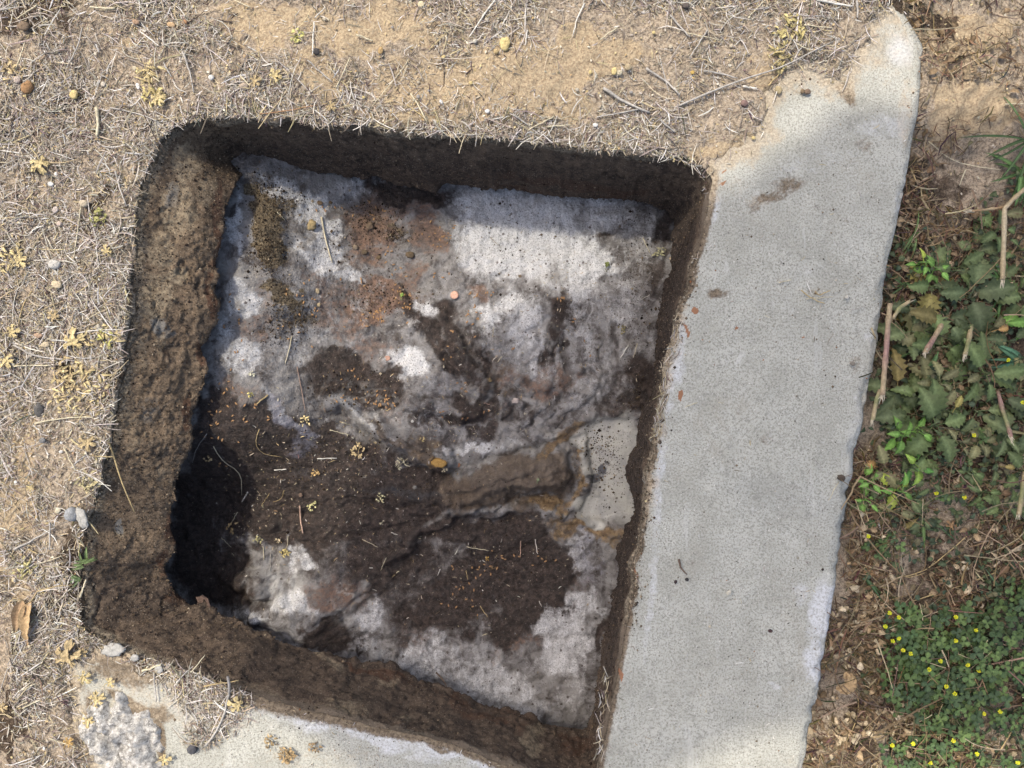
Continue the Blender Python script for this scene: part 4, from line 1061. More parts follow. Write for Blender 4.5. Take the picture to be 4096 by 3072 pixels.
# fibres caught on the right-hand rim
FB = [(2665,1480),(2655,1550),(2650,1600),(2640,1650),(2632,1700),(2625,1750),(2700,1400),(2420,2720),(2415,2790),(2405,2850),(2400,2920),(2395,2990),(2700,1330)]
fi = rng.integers(0, len(FB), 150); fx = np.array([FB[i][0] for i in fi]) + rng.normal(0, 9, 150); fy = np.array([FB[i][1] for i in fi]) + rng.normal(0, 26, 150)
fw = np.array([W(a, b, 0.0) for a, b in zip(fx, fy)])
me = ribbons('rim_fibres', fw[:, 0], fw[:, 1], rng.uniform(.006, .022, 150), rng.uniform(.0004, .0010, 150), PAL_L, [4,6,2,3,1,3,4,2], lambda X, Y: np.zeros(len(X)), (0.0006, 0.003), curl=1.6, hd=rng.normal(R(80), .5, 150))
tag(link('rim_fibres', me, M_STRAW), 'wisps of dry grass caught along the right inner rim of the pit', 'plant fibres', kind='stuff')
# crumbs along the soil rim
an_ = rng.integers(0, NT_, 4500); wv = soilside[an_] > .4; an_ = an_[wv]
off = rng.normal(0.001, 0.005, len(an_))
cxr = rx[an_] + ox[an_] * off; cyr = ry[an_] + oy[an_] * off
ok = off > -0.004
cxr, cyr, off = cxr[ok], cyr[ok], off[ok]
me = lumps('rim_crumbs', cxr, cyr, np.maximum(gz(cxr, cyr) * (off > 0.003) , 0.0) + 0.0006 - 0.6 * np.maximum(-off, 0), rng.lognormal(math.log(0.0009), 0.5, len(cxr)).clip(0.0004, 0.0032), [(.30,.24,.17),(.18,.14,.10),(.42,.35,.25),(.10,.08,.06),(.52,.46,.36)], [5,4,3,3,1])
tag(link('rim_crumbs', me, M_CRUMB), 'tan and brown soil crumbs lining the broken edge of the pit', 'soil crumbs', kind='stuff')
# on the scum
def samp_pit(n, lst, jit=1.0):
    out = []
    while len(out) < n:
        b = lst[rr.randrange(len(lst))]
        an = R(b[4]) if len(b) > 4 else 0
        u, v = rr.gauss(0, .55) * b[2], rr.gauss(0, .55) * b[3]
        x = b[0] + u * math.cos(an) - v * math.sin(an); y = b[1] + u * math.sin(an) + v * math.cos(an)
        out.append((x, y))
    a = np.array(out); X = np.zeros(n); Y = np.zeros(n); z = np.full(n, -0.18)
    for _ in range(4):
        f = (1 - z / H) * S; X = (a[:, 0] - 2048) * f; Y = (1536 - a[:, 1]) * f; z = zgrease_arr(X, Y)
    ok = inpoly(X, Y, LIPSIMPLE)
    return X[ok], Y[ok], z[ok], a[ok]
X, Y, Z, _ = samp_pit(9000, G_SOIL[:10] + [(1400,950,250,150),(1480,900,150,120),(1560,1200,200,90),(1410,1540,200,100),(2080,1000,300,250),(1250,1830,400,220),(2000,2300,400,280),(2560,1000,80,350),(1070,900,80,190),(1060,980,70,160),(2430,1880,90,160),(2400,1780,90,70),(2560,1600,80,90),(2550,1200,90,250),(1480,1200,150,80),(1600,1950,500,150)])
me = lumps('scum_crumbs', X, Y, Z + 0.0003, rng.lognormal(math.log(0.00062), 0.5, len(X)).clip(0.0003, 0.003), [(.07,.05,.035),(.13,.095,.06),(.25,.19,.12),(.035,.025,.02),(.5,.42,.3)], [5,4,3,5,0.9])
tag(link('scum_crumbs', me, M_CRUMB), 'fine dirt crumbs sprinkled on the grease in the pit', 'dirt crumbs', kind='stuff')
X, Y, Z, _ = samp_pit(900, [(1250,1850,420,330),(1400,1950,500,300),(1900,2250,420,300),(1150,2000,350,300),(1700,1700,400,200),(2300,1300,250,300),(1900,1500,400,300)])
zpit = lambda a, b: zgrease_arr(a, b)
me = ribbons('fallen_chaff', X, Y, rng.lognormal(math.log(0.0026), 0.5, len(X)).clip(.0012, .009), rng.uniform(0.0004, 0.0011, len(X)), np.array([(.62,.54,.38),(.5,.38,.22),(.72,.68,.6),(.3,.22,.15)]), [4,3,2,3], zpit, (0.0002, 0.0012))
tag(link('fallen_chaff', me, M_STRAW), 'tiny bits of chaff fallen onto the scum inside the pit', 'chaff', kind='stuff')

# ------------------------------------------------------------------ single straws, stems and twigs
AUTO = []       # (object, px, py) whose equal labels get told apart at the end
def place(px, py):
    if inpoly(np.array([px]), np.array([py]), [(q[2], q[3]) for q in PAIRS])[0]:
        v = 'upper' if py < 1300 else ('middle' if py < 2000 else 'lower')
        h = 'left' if px < 1400 else ('centre' if px < 2000 else 'right')
        return f'on the scum, {v} {h}'
    if inpoly(np.array([px]), np.array([py]), [tuple(q) for q in zip(*toimg(rx[::10], ry[::10]))])[0]:
        return 'on the inner wall'
    e = float(edge_side(*[np.array([q]) for q in W(px, py)])[0])
    if e > 0:
        return 'on the verge, ' + ('top' if py < 900 else 'middle' if py < 1900 else 'bottom')
    if py > 2500 and px < 1300: return 'by the straw heap'
    if float(soil_sd(*[np.array([q]) for q in W(px, py)])[0]) < 0.002:
        return 'on the bare slab, ' + ('upper' if py < 1100 else 'middle' if py < 2100 else 'lower')
    if py < 620:
        return 'above the pit, ' + ('far left' if px < 700 else 'left half' if px < 1500 else 'centre' if px < 2200 else 'right end')
    return 'left of the pit, ' + ('upper' if py < 1150 else 'middle' if py < 1800 else 'lower')
C_PALE, C_TAN, C_GREY, C_BRN, C_PINK, C_WHT, C_GRN, C_RED = (.66,.59,.42), (.52,.40,.21), (.47,.44,.40), (.16,.11,.08), (.52,.36,.28), (.74,.71,.64), (.20,.24,.09), (.38,.22,.12)
CN = {C_PALE: 'pale', C_TAN: 'tan', C_GREY: 'grey', C_BRN: 'dark brown', C_PINK: 'pinkish', C_WHT: 'bleached white', C_GRN: 'greenish', C_RED: 'reddish brown'}
def path3(pts, where, lift, n=9, zs=None):
    a = np.array(pts, float)
    d = np.concatenate([[0], np.cumsum(np.hypot(*np.diff(a, axis=0).T))])
    t = np.linspace(0, d[-1], n)
    px_ = np.interp(t, d, a[:, 0]); py_ = np.interp(t, d, a[:, 1])
    for _ in range(2):
        px_[1:-1] = (px_[:-2] + 2 * px_[1:-1] + px_[2:]) / 4; py_[1:-1] = (py_[:-2] + 2 * py_[1:-1] + py_[2:]) / 4
    out = []
    for i in range(n):
        p = at(px_[i], py_[i], where)
        out.append(p)
    z = np.array([p.z for p in out]); zm = z.copy()
    for _ in range(3): zm[1:-1] = (zm[:-2] + 2 * zm[1:-1] + zm[2:]) / 4
    z = np.maximum(z, zm) + lift
    res = []
    for i in range(n):
        X, Y = W(px_[i], py_[i], z[i]); res.append(Vector((X, Y, z[i])))
    return res
WH = {'g': 'top', 'p': 'pit', 'w': 'wall'}
def stalk(kind, pts, where='g', w=6, col=C_PALE, lift=None, name='straw', label=None, taper=0.6, ns=6):
    r = w * S / 2
    lift = (r + (0.003 if where == 'g' else 0.0005)) if lift is None else lift
    P3 = path3(pts, WH[where], lift)
    rj = random.Random(int(pts[0][0] * 7 + pts[0][1]))
    P3 = [p + Vector((rj.gauss(0, .0003), rj.gauss(0, .0003), 0)) for p in P3]
    mb = MB(); nn_ = len(P3)
    rad = [r * (1 - (1 - taper) * i / (nn_ - 1)) * rj.uniform(.88, 1.12) for i in range(nn_)]
    mb.tube(P3, rad, lambda i, n_: tuple(q * (0.85 + 0.3 * ((i * 7919) % 13) / 13) for q in col), ns)
    mid = P3[nn_ // 2]
    o = mb.build(name, M_STRAW, None, mid)
    Lp = sum(math.dist(pts[i], pts[i + 1]) for i in range(len(pts) - 1))
    size = 'long' if Lp > 150 else ('short' if Lp < 70 else 'medium')
    dx = pts[-1][0] - pts[0][0]; dy = pts[-1][1] - pts[0][1]
    ori = 'lying level' if abs(dy) < abs(dx) * .4 else ('upright' if abs(dx) < abs(dy) * .4 else ('slanting down right' if dx * dy > 0 else 'slanting up right'))
    mx, my = pts[len(pts) // 2]
    tag(o, label or f'{size} {CN.get(col, "dry")} {kind} {ori} {place(mx, my)}', kind.split()[-1], 'loose straws and stems')
    AUTO.append((o, mx, my))
    return o
def at_wall_line(): pass
STR = [
 ('g',C_PALE,7,[(150,20),(63,76)]),('g',C_PALE,16,[(386,430),(392,490),(388,545)]),('g',C_RED,5,[(1040,456),(1160,440),(1270,421)]),('g',C_GREY,7,[(462,684),(481,760),(506,823)]),('g',C_PALE,5,[(323,823),(310,930),(291,1050)]),
 ('g',C_WHT,8,[(1983,0),(1958,25),(1875,152)]),('g',C_PALE,8,[(1641,373),(1667,411),(1708,487)]),('g',C_TAN,6,[(1628,418),(1711,481)]),('g',C_PALE,8,[(1426,139),(1492,165)]),('g',C_PALE,4,[(1629,247),(1584,310),(1483,430)]),
 ('g',C_WHT,7,[(2337,13),(2300,95),(2293,140)]),('g',C_GREY,13,[(2413,351),(2490,405),(2597,450)]),('g',C_GREY,7,[(2553,437),(2388,468)]),('g',C_PALE,6,[(2217,465),(2110,522)]),('g',C_GREY,7,[(2053,456),(2110,500)]),
 ('g',C_PALE,6,[(2192,506),(2287,500)]),('g',C_GREY,10,[(2585,272),(2673,330),(2717,380)]),('g',C_PALE,6,[(2550,505),(2478,551)]),('g',C_WHT,11,[(3270,0),(3409,25)]),('g',C_GREY,10,[(3428,0),(3430,70)]),
 ('g',C_TAN,7,[(3073,342),(3137,272)]),('g',C_WHT,9,[(2972,345),(3029,354)]),('g',C_GREY,8,[(2815,284),(2890,295),(2950,312)]),('g',C_PALE,6,[(3175,168),(3240,202)]),('g',C_PALE,6,[(3215,100),(3330,112)]),('g',C_PALE,5,[(3000,62),(3060,0)]),
 ('g',C_GREY,9,[(57,1380),(127,1424),(298,1443)]),('g',C_PALE,7,[(51,1465),(120,1462),(203,1462)]),('g',C_TAN,6,[(127,1165),(89,1222),(73,1304)]),('g',C_PALE,7,[(139,1696),(266,1668),(373,1671)]),
 ('g',C_GREY,9,[(55,2200),(140,2155),(220,2110)]),('g',C_PALE,6,[(510//2,1790),(300,1880)]),('g',C_PALE,9,[(320,2390),(345,2320)]),('g',C_GREY,8,[(200,2090),(198,2200)]),('g',C_TAN,7,[(115,2197),(150,2215)]),
 ('g',C_GREY,12,[(911,2705),(930,2750),(905,2800),(899,2876),(823,2984)]),('g',C_PALE,11,[(569,2684),(645,2658)]),('g',C_GREY,7,[(614,2690),(620,2750),(627,2807)]),('g',C_TAN,7,[(816,2745),(956,2722)]),('g',C_PALE,5,[(765,2690),(820,2620)]),
 ('g',C_PALE,5,[(445,2850),(385,2980)]),('g',C_GREY,5,[(560,2900),(520,3060)]),('g',C_PALE,6,[(90,2760),(140,2735)]),('g',C_PALE,7,[(50,2850),(160,2800)]),('g',C_GREY,6,[(0,2770),(40,2640)]),('g',C_PALE,6,[(200,2955),(300,2990)]),
 ('g',C_PALE,7,[(60,290),(100,170)]),('g',C_GREY,7,[(270,270),(310,190),(330,110)]),('g',C_PALE,7,[(590,290),(640,330)]),('g',C_GREY,8,[(730,205),(760,290),(775,370)]),('g',C_PALE,8,[(960,300),(1000,345)]),('g',C_WHT,6,[(1260,70),(1300,30)]),
 ('g',C_WHT,7,[(1255,90),(1250,220)]),('g',C_GREY,6,[(1230,240),(1330,330)]),('g',C_PALE,5,[(1345,350),(1400,230)]),('g',C_PALE,10,[(460,35),(360,28)]),('g',C_GREY,6,[(440,430),(560,455),(640,490)]),('g',C_PALE,5,[(1000,30),(940,0)]),
 ('g',C_PALE,7,[(2470,110),(2400,160)]),('g',C_WHT,6,[(2110,120),(2100,180)]),('g',C_GREY,8,[(2680,60),(2760,150)]),('g',C_GREY,7,[(2830,120),(2760,230)]),('g',C_GREY,8,[(2640,480),(2700,530)]),('g',C_PALE,5,[(2740,130),(2880,160)]),
 ('g',C_PALE,5,[(3115,1130),(3165,1120)]),('g',C_TAN,5,[(3206,1161),(3238,1190),(3301,1215)]),('g',C_PALE,4,[(3225,1196),(3330,1186)]),('g',C_PALE,4,[(3352,1930),(3314,2003)]),('g',C_GREY,3,[(3254,1835),(3286,1873)]),('g',C_TAN,5,[(3262,1165),(3275,1185),(3320,1160)]),
 ('g',C_BRN,9,[(2715,2237),(2722,2270),(2746,2298)]),('g',C_PALE,4,[(2790,1610),(2740,1630)]),('g',C_PALE,3,[(2874,1610),(2895,1612)]),('g',C_PALE,3,[(3060,1262),(3080,1270)]),('g',C_GREY,4,[(3405,1240),(3465,1225)]),
 ('g',C_TAN,8,[(3643,671),(3655,705),(3668,734)]),('g',C_PALE,5,[(3713,563),(3814,652),(4004,680)]),('g',C_PALE,5,[(3675,911),(3780,920),(3877,937)]),('g',C_TAN,8,[(3991,855),(3900,940),(3814,1050)]),('g',C_PALE,6,[(3860,680),(3838,742)]),
 ('g',C_PALE,7,[(4020,417),(4096,414)]),('g',C_PALE,5,[(3690,722),(3740,690)]),('g',C_TAN,5,[(3560,1200),(3690,1090),(3700,1180),(3790,1190),(3900,1230)]),('g',C_TAN,6,[(3870,1450),(3880,1600),(3880,1820)]),('g',C_GREY,9,[(3500,2050),(3540,2170),(3560,2230)]),
 ('g',C_TAN,7,[(4096,2245),(3880,2330),(3620,2415)]),('g',C_TAN,6,[(4096,2450),(3940,2530),(3880,2570)]),('g',C_PALE,7,[(3480,2380),(3600,2440),(3690,2480)]),('g',C_PALE,8,[(3370,2610),(3460,2570)]),('g',C_PALE,8,[(3340,2620),(3430,2680),(3500,2760)]),
 ('g',C_TAN,7,[(3600,2850),(3700,2900),(3800,3000),(3950,3050)]),('g',C_TAN,7,[(4096,2850),(4000,3000),(3960,3072)]),('g',C_TAN,6,[(3900,2500),(3980,2650),(3960,2760),(3800,3072)]),('g',C_PALE,5,[(3350,2950),(3290,2940)]),('g',C_TAN,5,[(3420,2700),(3440,2850),(3380,2980)]),
 ('g',C_TAN,5,[(3560,2240),(3620,2320),(3700,2290)]),('g',C_TAN,6,[(3940,2080),(3700,2290),(3600,2310)]),('g',C_PALE,5,[(3580,1640),(3640,1660)]),('g',C_BRN,10,[(3620,1330),(3700,1420),(3740,1480)]),
 ('p',C_PALE,9,[(1285,867),(1298,937),(1328,1052)]),('p',C_PALE,4,[(1108,848),(1140,880)]),('p',C_PALE,5,[(854,1785),(892,1854),(968,1886),(965,1981)]),('p',C_GREY,4,[(826,1734),(778,1804),(770,1848)]),('p',C_TAN,8,[(1070,1582),(1025,1617)]),('p',C_PALE,5,[(1168,1345),(1142,1456)]),
 ('p',C_PINK,3,[(1190,1468),(1206,1557),(1222,1652)]),('p',C_TAN,4,[(1035,1715),(1016,1779),(1044,1816),(1130,1829)]),('p',C_WHT,6,[(1269,1835),(1348,1832)]),('p',C_WHT,6,[(1098,1880),(1146,1877)]),('p',C_WHT,7,[(991,1968),(968,2006)]),
 ('p',C_PINK,10,[(1200,2023),(1202,2082),(1211,2135)]),('p',C_PALE,5,[(1053,2188),(1056,2240)]),('p',C_GREY,4,[(1082,2217),(1081,2287)]),('p',C_PALE,3,[(1152,2143),(1147,2205)]),('p',C_PALE,4,[(951,2050),(926,2090)]),('p',C_TAN,3,[(1079,1973),(1044,2026)]),
 ('p',C_TAN,3,[(1137,1960),(1123,2000),(1092,2008)]),('p',C_PALE,3,[(1449,2158),(1514,2190)]),('p',C_PALE,4,[(1867,2188),(1911,2196),(1958,2202)]),('p',C_PALE,4,[(1546,2229),(1523,2281)]),('p',C_PINK,5,[(2083,2164),(2081,2228)]),('p',C_WHT,5,[(2140,2158),(2151,2215)]),
 ('p',C_TAN,4,[(1863,2281),(1872,2319)]),('p',C_TAN,4,[(1920,2424),(1951,2468)]),('p',C_WHT,4,[(1762,2275),(1750,2302)]),('p',C_WHT,4,[(2157,2405),(2166,2428)]),('p',C_WHT,7,[(2515,1380),(2483,1430)]),('p',C_PALE,4,[(2549,1373),(2534,1430)]),('p',C_PALE,5,[(2008,1424),(1989,1449)]),
 ('p',C_GREY,6,[(1960,950),(2005,990)]),('p',C_PALE,3,[(1975,1310),(1970,1350)]),('p',C_WHT,4,[(2560,1200),(2600,1180)]),('p',C_PALE,4,[(2570,950),(2600,1010)]),('p',C_PINK,5,[(1935,1612),(1960,1618)]),('p',C_WHT,4,[(1565,2130),(1590,2140)]),('p',C_PALE,3,[(885,2150),(925,2190)]),
 ('p',C_WHT,5,[(1478,2272),(1492,2272)]),('p',C_PALE,4,[(1370,1690),(1400,1700)]),('p',C_PALE,5,[(1590,1830),(1640,1870)]),('p',C_PALE,5,[(1600,1860),(1630,1835)]),('p',C_PALE,4,[(1320,1720),(1400,1740)]),('p',C_GREY,3,[(2690,1275),(2640,1260)]),
]
for wh_, c_, w_, pts in STR:
    mxw = 'twig' if c_ in (C_BRN,) else 'straw'
    stalk(mxw, pts, wh_, w_, c_, name='dry_' + mxw)
# draped ones
def free(kind, pts3, w, col, label, name=None, mat=None):
    P3 = [Vector((*W(x, y, z), z)) for x, y, z in pts3]
    # resample
    n = 12; d = [0]
    for i in range(len(P3) - 1): d.append(d[-1] + (P3[i + 1] - P3[i]).length)
    Q = []
    for i in range(n):
        t = d[-1] * i / (n - 1); k_ = max(j for j in range(len(d) - 1) if d[j] <= t + 1e-9)
        Q.append(P3[k_].lerp(P3[k_ + 1], min(1, (t - d[k_]) / max(1e-9, d[k_ + 1] - d[k_]))))
    for _ in range(2): Q = [Q[0]] + [(Q[i - 1] + Q[i] * 2 + Q[i + 1]) / 4 for i in range(1, n - 1)] + [Q[-1]]
    mb = MB(); r = w * S / 2
    mb.tube(Q, [r * (1 - .5 * i / (n - 1)) for i in range(n)], col, 6)
    o = mb.build(name or 'dry_' + kind.replace(' ', '_'), mat or M_STRAW, None, Q[n // 2]); tag(o, label, kind); return o
free('vine', [(361,1608,.006),(405,1702,.006),(443,1779,.004),(481,1918,.000),(538,2048,-.012)], 10, C_TAN, 'long curved tan stalk hanging from the wilted leaf clump down the left wall')
free('straw', [(2666,757,-.125),(2750,738,-.085)], 6, C_PALE, 'pale straw caught on the shaded top wall near the right corner')
free('twig', [(2713,424,.010),(2827,373,.010),(3004,304,.012),(3137,272,.012),(3238,209,.012),(3333,165,.010)], 9, C_GREY, 'long thin grey branch lying across the soil edge at the top of the slab')
free('straw', [(2527,608,.004),(2505,640,-.015),(2489,661,-.04)], 3, C_GREY, 'fine stem dangling over the shaded top edge of the pit')
free('rootlet', [(1745,2690,-.165),(1771,2718,-.155),(1788,2745,-.14),(1782,2762,-.135)], 9, C_BRN, 'small dark root curling out from the lip of the bottom wall')
free('rootlet', [(905,880,-.085),(880,868,-.07),(862,875,-.06)], 6, C_BRN, 'rusty rootlet poking from the left lip near the top')
free('rootlet', [(782,1700,-.085),(765,1710,-.075),(735,1722,-.06)], 6, C_BRN, 'rootlet poking from the left lip at mid height')

# ------------------------------------------------------------------ stones and pebbles
def stone(px, py, wpx, hpx, col, label, where='g', name='stone', cat='stone', flat=0.6, rough=.14, group='stones on the dry soil', sub=14):
    p = at(px, py, WH[where])
    mb = MB(); rx_, ry_ = wpx * S / 2, hpx * S / 2
    mb.ell((0, 0, 0), (rx_, ry_, min(rx_, ry_) * flat), col, sub, 8, Euler((random.uniform(-.2, .2), random.uniform(-.2, .2), random.uniform(-.3, .3))), rough, int(px * 3 + py))
    o = mb.build(name, M_STONE); o.location = p + Vector((0, 0, min(rx_, ry_) * flat * 0.45 + (.003 if where == 'g' else 0)))
    tag(o, label, cat, group); AUTO.append((o, px, py)); return o
YS, CS, GS, WS, BS = (.62,.50,.24), (.55,.48,.36), (.33,.31,.29), (.72,.70,.66), (.26,.17,.12)
for a in [(304,384,34,38,YS,'yellow squared stone in the straw left of the pit corner'),(2020,182,42,58,YS,'biggest cream-yellow stone, above the pit'),(1985,212,20,20,(.50,.38,.2),'small ochre stone touching the biggest yellow stone'),
 (1685,25,28,26,(.66,.58,.38),'pale yellow stone at the top edge, left of centre'),(1525,208,20,30,(.45,.31,.15),'ochre oval pebble above the pit'),(1775,232,18,12,YS,'tiny bright yellow pebble on the sand above the pit'),
 (3110,365,26,34,(.42,.34,.2),'tan rounded stone at the soil edge by the slab'),(2973,418,30,28,(.24,.16,.14),'dull purple stone near the soil edge by the slab'),(2767,295,16,16,(.55,.38,.12),'orange round pebble among grey straw'),
 (1268,212,30,26,(.07,.065,.065),'black lump of cinder on the soil above the pit'),(105,112,46,36,(.22,.16,.11),'brown rounded clod in the top left corner'),(120,355,50,54,(.34,.2,.1),'flat rusty brown stone at the far left'),(78,325,28,30,(.5,.42,.36),'pink-grey pebble beside the rusty stone'),
 (210,740,26,20,WS,'white chip on the straw left of the pit'),(343,818,36,30,(.50,.43,.32),'pale tan stone left of the wall, by a grey stem'),(558,350,16,26,WS,'white sliver of stone above the left corner'),(850,315,22,22,WS,'white pebble above the pit left half'),
 (420,342,20,22,(.55,.5,.42),'grey-white pebble left of the white chip'),(235,1140,44,30,(.58,.48,.33),'cream angular stone on the left margin'),(228,1060,50,36,(.52,.50,.46),'grey translucent stone above the cream one'),(190,1380,38,24,(.55,.46,.32),'flat tan stone left of the big lobed leaf'),
 (162,1343,34,22,(.46,.32,.22),'pinkish brown stone beside the flat tan stone'),(165,1640,36,56,(.12,.115,.11),'dark charcoal pebble on the sand at left'),(178,1760,28,20,(.2,.2,.2),'small dark grey pebble below the charcoal one'),(295,2055,52,58,(.30,.31,.32),'blue-grey squared stone by the pit\'s left wall'),
 (240,2040,24,24,(.6,.54,.4),'cream pebble next to the blue-grey stone'),(230,842,24,30,(.5,.44,.4),'pinkish pebble left of the left wall top'),(245,898,24,20,(.55,.45,.38),'pink shell-like pebble left of the pit'),(2455,290,22,34,YS,'yellow wedge stone above the pit right half'),
 (2475,298,26,22,(.5,.45,.33),'dull cream stone touching the yellow wedge'),(2510,275,30,26,(.42,.34,.22),'ochre clod right of the yellow wedge'),(2360,294,14,16,YS,'small lemon yellow pebble above the pit'),(1765,412,14,20,WS,'white pebble on the sand above the pit'),
 (1950,450,20,18,WS,'white pebble nearer the shaded edge'),(2380,505,22,18,WS,'white flint chip beside a bark scrap'),(3010,555,16,14,YS,'yellow pebble where the soil meets the slab'),(3225,372,26,22,(.2,.14,.1),'brown clod stuck on the upper slab'),(3205,370,18,18,(.22,.16,.1),'smaller brown clod on the upper slab'),
 (3383,1190,16,16,(.6,.57,.5),'pale pebble on the bare slab near a broken twig'),(2913,2368,22,22,(.62,.58,.48),'cream aggregate pebble set in the lower slab'),(3405,1455,22,18,(.26,.23,.19),'grey-brown crumb on the slab near its outer edge'),(3360,1910,34,26,(.09,.07,.055),'dark brown scrap of dirt on the slab'),
 (3077,2520,18,14,(.08,.05,.05),'dark red-black speck on the lower slab'),(2745,2315,16,14,(.05,.045,.045),'black beetle-like crumb beside the dark twig on the slab'),(2700,2295+30,12,14,(.06,.04,.04),'tiny dark crumb left of the black one'),
 (775,2990,40,40,(.10,.10,.11),'dark slate chip in the straw heap'),(1900,170,18,18,(.55,.52,.45),'pale grey pebble left of the biggest yellow stone'),(2740,30,30,24,(.12,.10,.09),'dark stone at the top edge above the slab'),(690,105,34,22,(.55,.38,.22),'orange-tan chip near the top left'),
 (550,95,30,22,(.40,.27,.18),'brown flat pebble near the top left'),(745,95,22,18,(.38,.22,.12),'rust coloured chip near the top'),(1010,345,22,18,(.5,.4,.28),'tan pebble under a wilted sprig'),(545,278,20,18,(.56,.5,.36),'cream pebble near a curled sprig'),(980,350,36,26,(.44,.36,.28),'round brown pebble near a wilted sprig')]:
    stone(*a)
rr = random.Random(21)
for _ in range(70):
    while True:
        px, py = rr.choice([(rr.uniform(0, 3100), rr.uniform(0, 480)), (rr.uniform(0, 420), rr.uniform(500, 3000))])
        X, Y = W(px, py)
        if soil_sd(np.array([X]), np.array([Y]))[0] > 0.006: break
    c = rr.choice([YS, CS, CS, GS, WS, (.45,.33,.2), (.5,.45,.36)])
    w_ = rr.uniform(8, 17)
    stone(px, py, w_, w_ * rr.uniform(.7, 1.2), c, {YS: 'yellow', WS: 'white', GS: 'grey'}.get(c, 'tan') + ' grit-sized pebble ' + place(px, py), name='pebble', cat='pebble', sub=7, group='small pebbles in the straw')

# clods and odd lumps on the scum
def clod(px, py, w_, h_, col, label, name='soil_clod', where='p', cat='soil clod', rough=.22, flat=.55, group='clods on the scum'):
    o = stone(px, py, w_, h_, col, label, where, name, cat, flat, rough, group, 16); return o
for a in [(1247,903,46,50,(.36,.28,.15),'flat round tan clod on white crust beside a straw'),(1278,812,36,22,(.13,.09,.055),'dark clod near the pit\'s top left'),(1320,810,24,14,(.14,.1,.06),'smaller dark clod right of the first'),(1480,905,34,40,(.16,.115,.08),'crumbly clod on the rust patch, upper'),
 (1422,990,26,26,(.24,.19,.14),'grainy clod on the rust patch, lower left'),(1458,1010,34,24,(.12,.09,.06),'dark grainy clod beside the grainy one'),(1640,1020,44,30,(.15,.11,.07),'wide crumbly clod right of the rust patch'),(1270,1165,22,26,(.42,.34,.22),'pale tan clod on the left scum'),(1275,1220,20,18,(.4,.32,.2),'small tan clod below the pale one'),
 (1515,1030,24,20,(.14,.1,.06),'dark crumb between the rust patches'),(1590,1850,24,20,(.35,.3,.25),'grey bean-like lump on black scum'),(1660,1950,22,22,(.22,.21,.19),'round grey bead on the dark scum'),(1203,1980,20,20,(.17,.12,.09),'brown bead on the dark left scum'),(1835,1860,16,22,(.40,.2,.12),'orange-brown bean beside the amber lump'),
 (1650,1685,16,14,(.7,.67,.62),'white speck-like lump on the grey scum'),(2062,1603,34,26,(.52,.44,.4),'pale knobbly lump on the grey scum'),(1958,1520,24,18,(.2,.15,.08),'small dark clod by the torn hole'),(2080,1105,14,14,(.2,.15,.1),'crumb on white crust')]:
    clod(*a)
for a in [(1818,1180,40,40,(.66,.40,.30),'pink-orange disc of fat on grey crust'),(1550,1433,30,26,(.42,.26,.2),'smaller pinkish disc of fat on the grey film')]:
    clod(*a, name='fat_disc', cat='fat disc', rough=.05, flat=.25, group='discs of fat')
clod(1757, 1852, 78, 44, (.36,.22,.07), 'glossy amber lump at the end of the brown ridge', name='amber_lump', cat='grease lump', rough=.16)

# white mortar chunk at the lower left
def chunk(px, py, wpx, hpx, hgt, label, name='mortar_chunk'):
    N = 46; c = at(px, py); V = []; C = []
    u = np.linspace(-1, 1, N); U, Vv = np.meshgrid(u, u, indexing='ij')
    X = U * wpx * S / 2; Y = Vv * hpx * S / 2
    skew = Y * -0.35
    r = np.sqrt(U ** 2 + Vv ** 2) + fbm(X, Y, 0.015, 4, 201) * 0.22
    h = hgt * (1 - sstep(0.55, 0.95, r)) * (0.75 + 0.5 * fbm(X, Y, 0.012, 4, 203)) + fbm(X, Y, 0.006, 4, 205) * 0.0040 * (r < .9) - 0.02 * sstep(0.9, 1.05, r)
    crack = 0.010 * (1 - sstep(0.0, 0.12, np.abs(U + 0.25 + 0.35 * Vv + 0.12 * fbm(X, Y, 0.01, 3, 207)))); h = h - crack * (r < .9)
    V = np.stack([(X + skew).ravel(), Y.ravel(), h.ravel()], 1)
    me = mesh_np(name, V, grid_faces(N, N))
    k = NT('crumbly_mortar', .95, .1)
    b = k.mix(k.ramp(k.noise(.006, 6, .75), .35, .65), (.20, .19, .175), (.60, .585, .55)); b = k.mix(k.ramp(k.noise(.0025, 3, .8), .56, .68), b, (.80, .785, .75))
    k.color(b); k.bump(k.noise(.002, 5, .8), .0012)
    o = link(name, me, k.m); o.location = c + Vector((0, 0, .0005)); tag(o, label, 'mortar chunk'); return o
chunk(500, 2975, 330, 420, .017, 'cracked whitish lump of old mortar at the lower left of the slab')
def patchstone(px, py, w_, h_, label):
    stone(px, py, w_, h_, (.42,.41,.38), label, name='mortar_scrap', cat='mortar scrap', flat=.25, rough=.2, group='mortar scraps by the straw heap', sub=18)
patchstone(460, 2595, 90, 50, 'larger white mortar scrap at the dirt edge below the left corner')
patchstone(545, 2628, 34, 30, 'small white mortar scrap right of the larger one')
patchstone(640, 2672, 36, 40, 'white mortar scrap showing through the straw heap')
patchstone(335, 2110-40, 46, 90, 'chalky grey mortar scrap beside the blue-grey stone')
patchstone(640, 3030+20, 40, 26, 'white mortar scrap at the bottom edge right of the cracked lump')
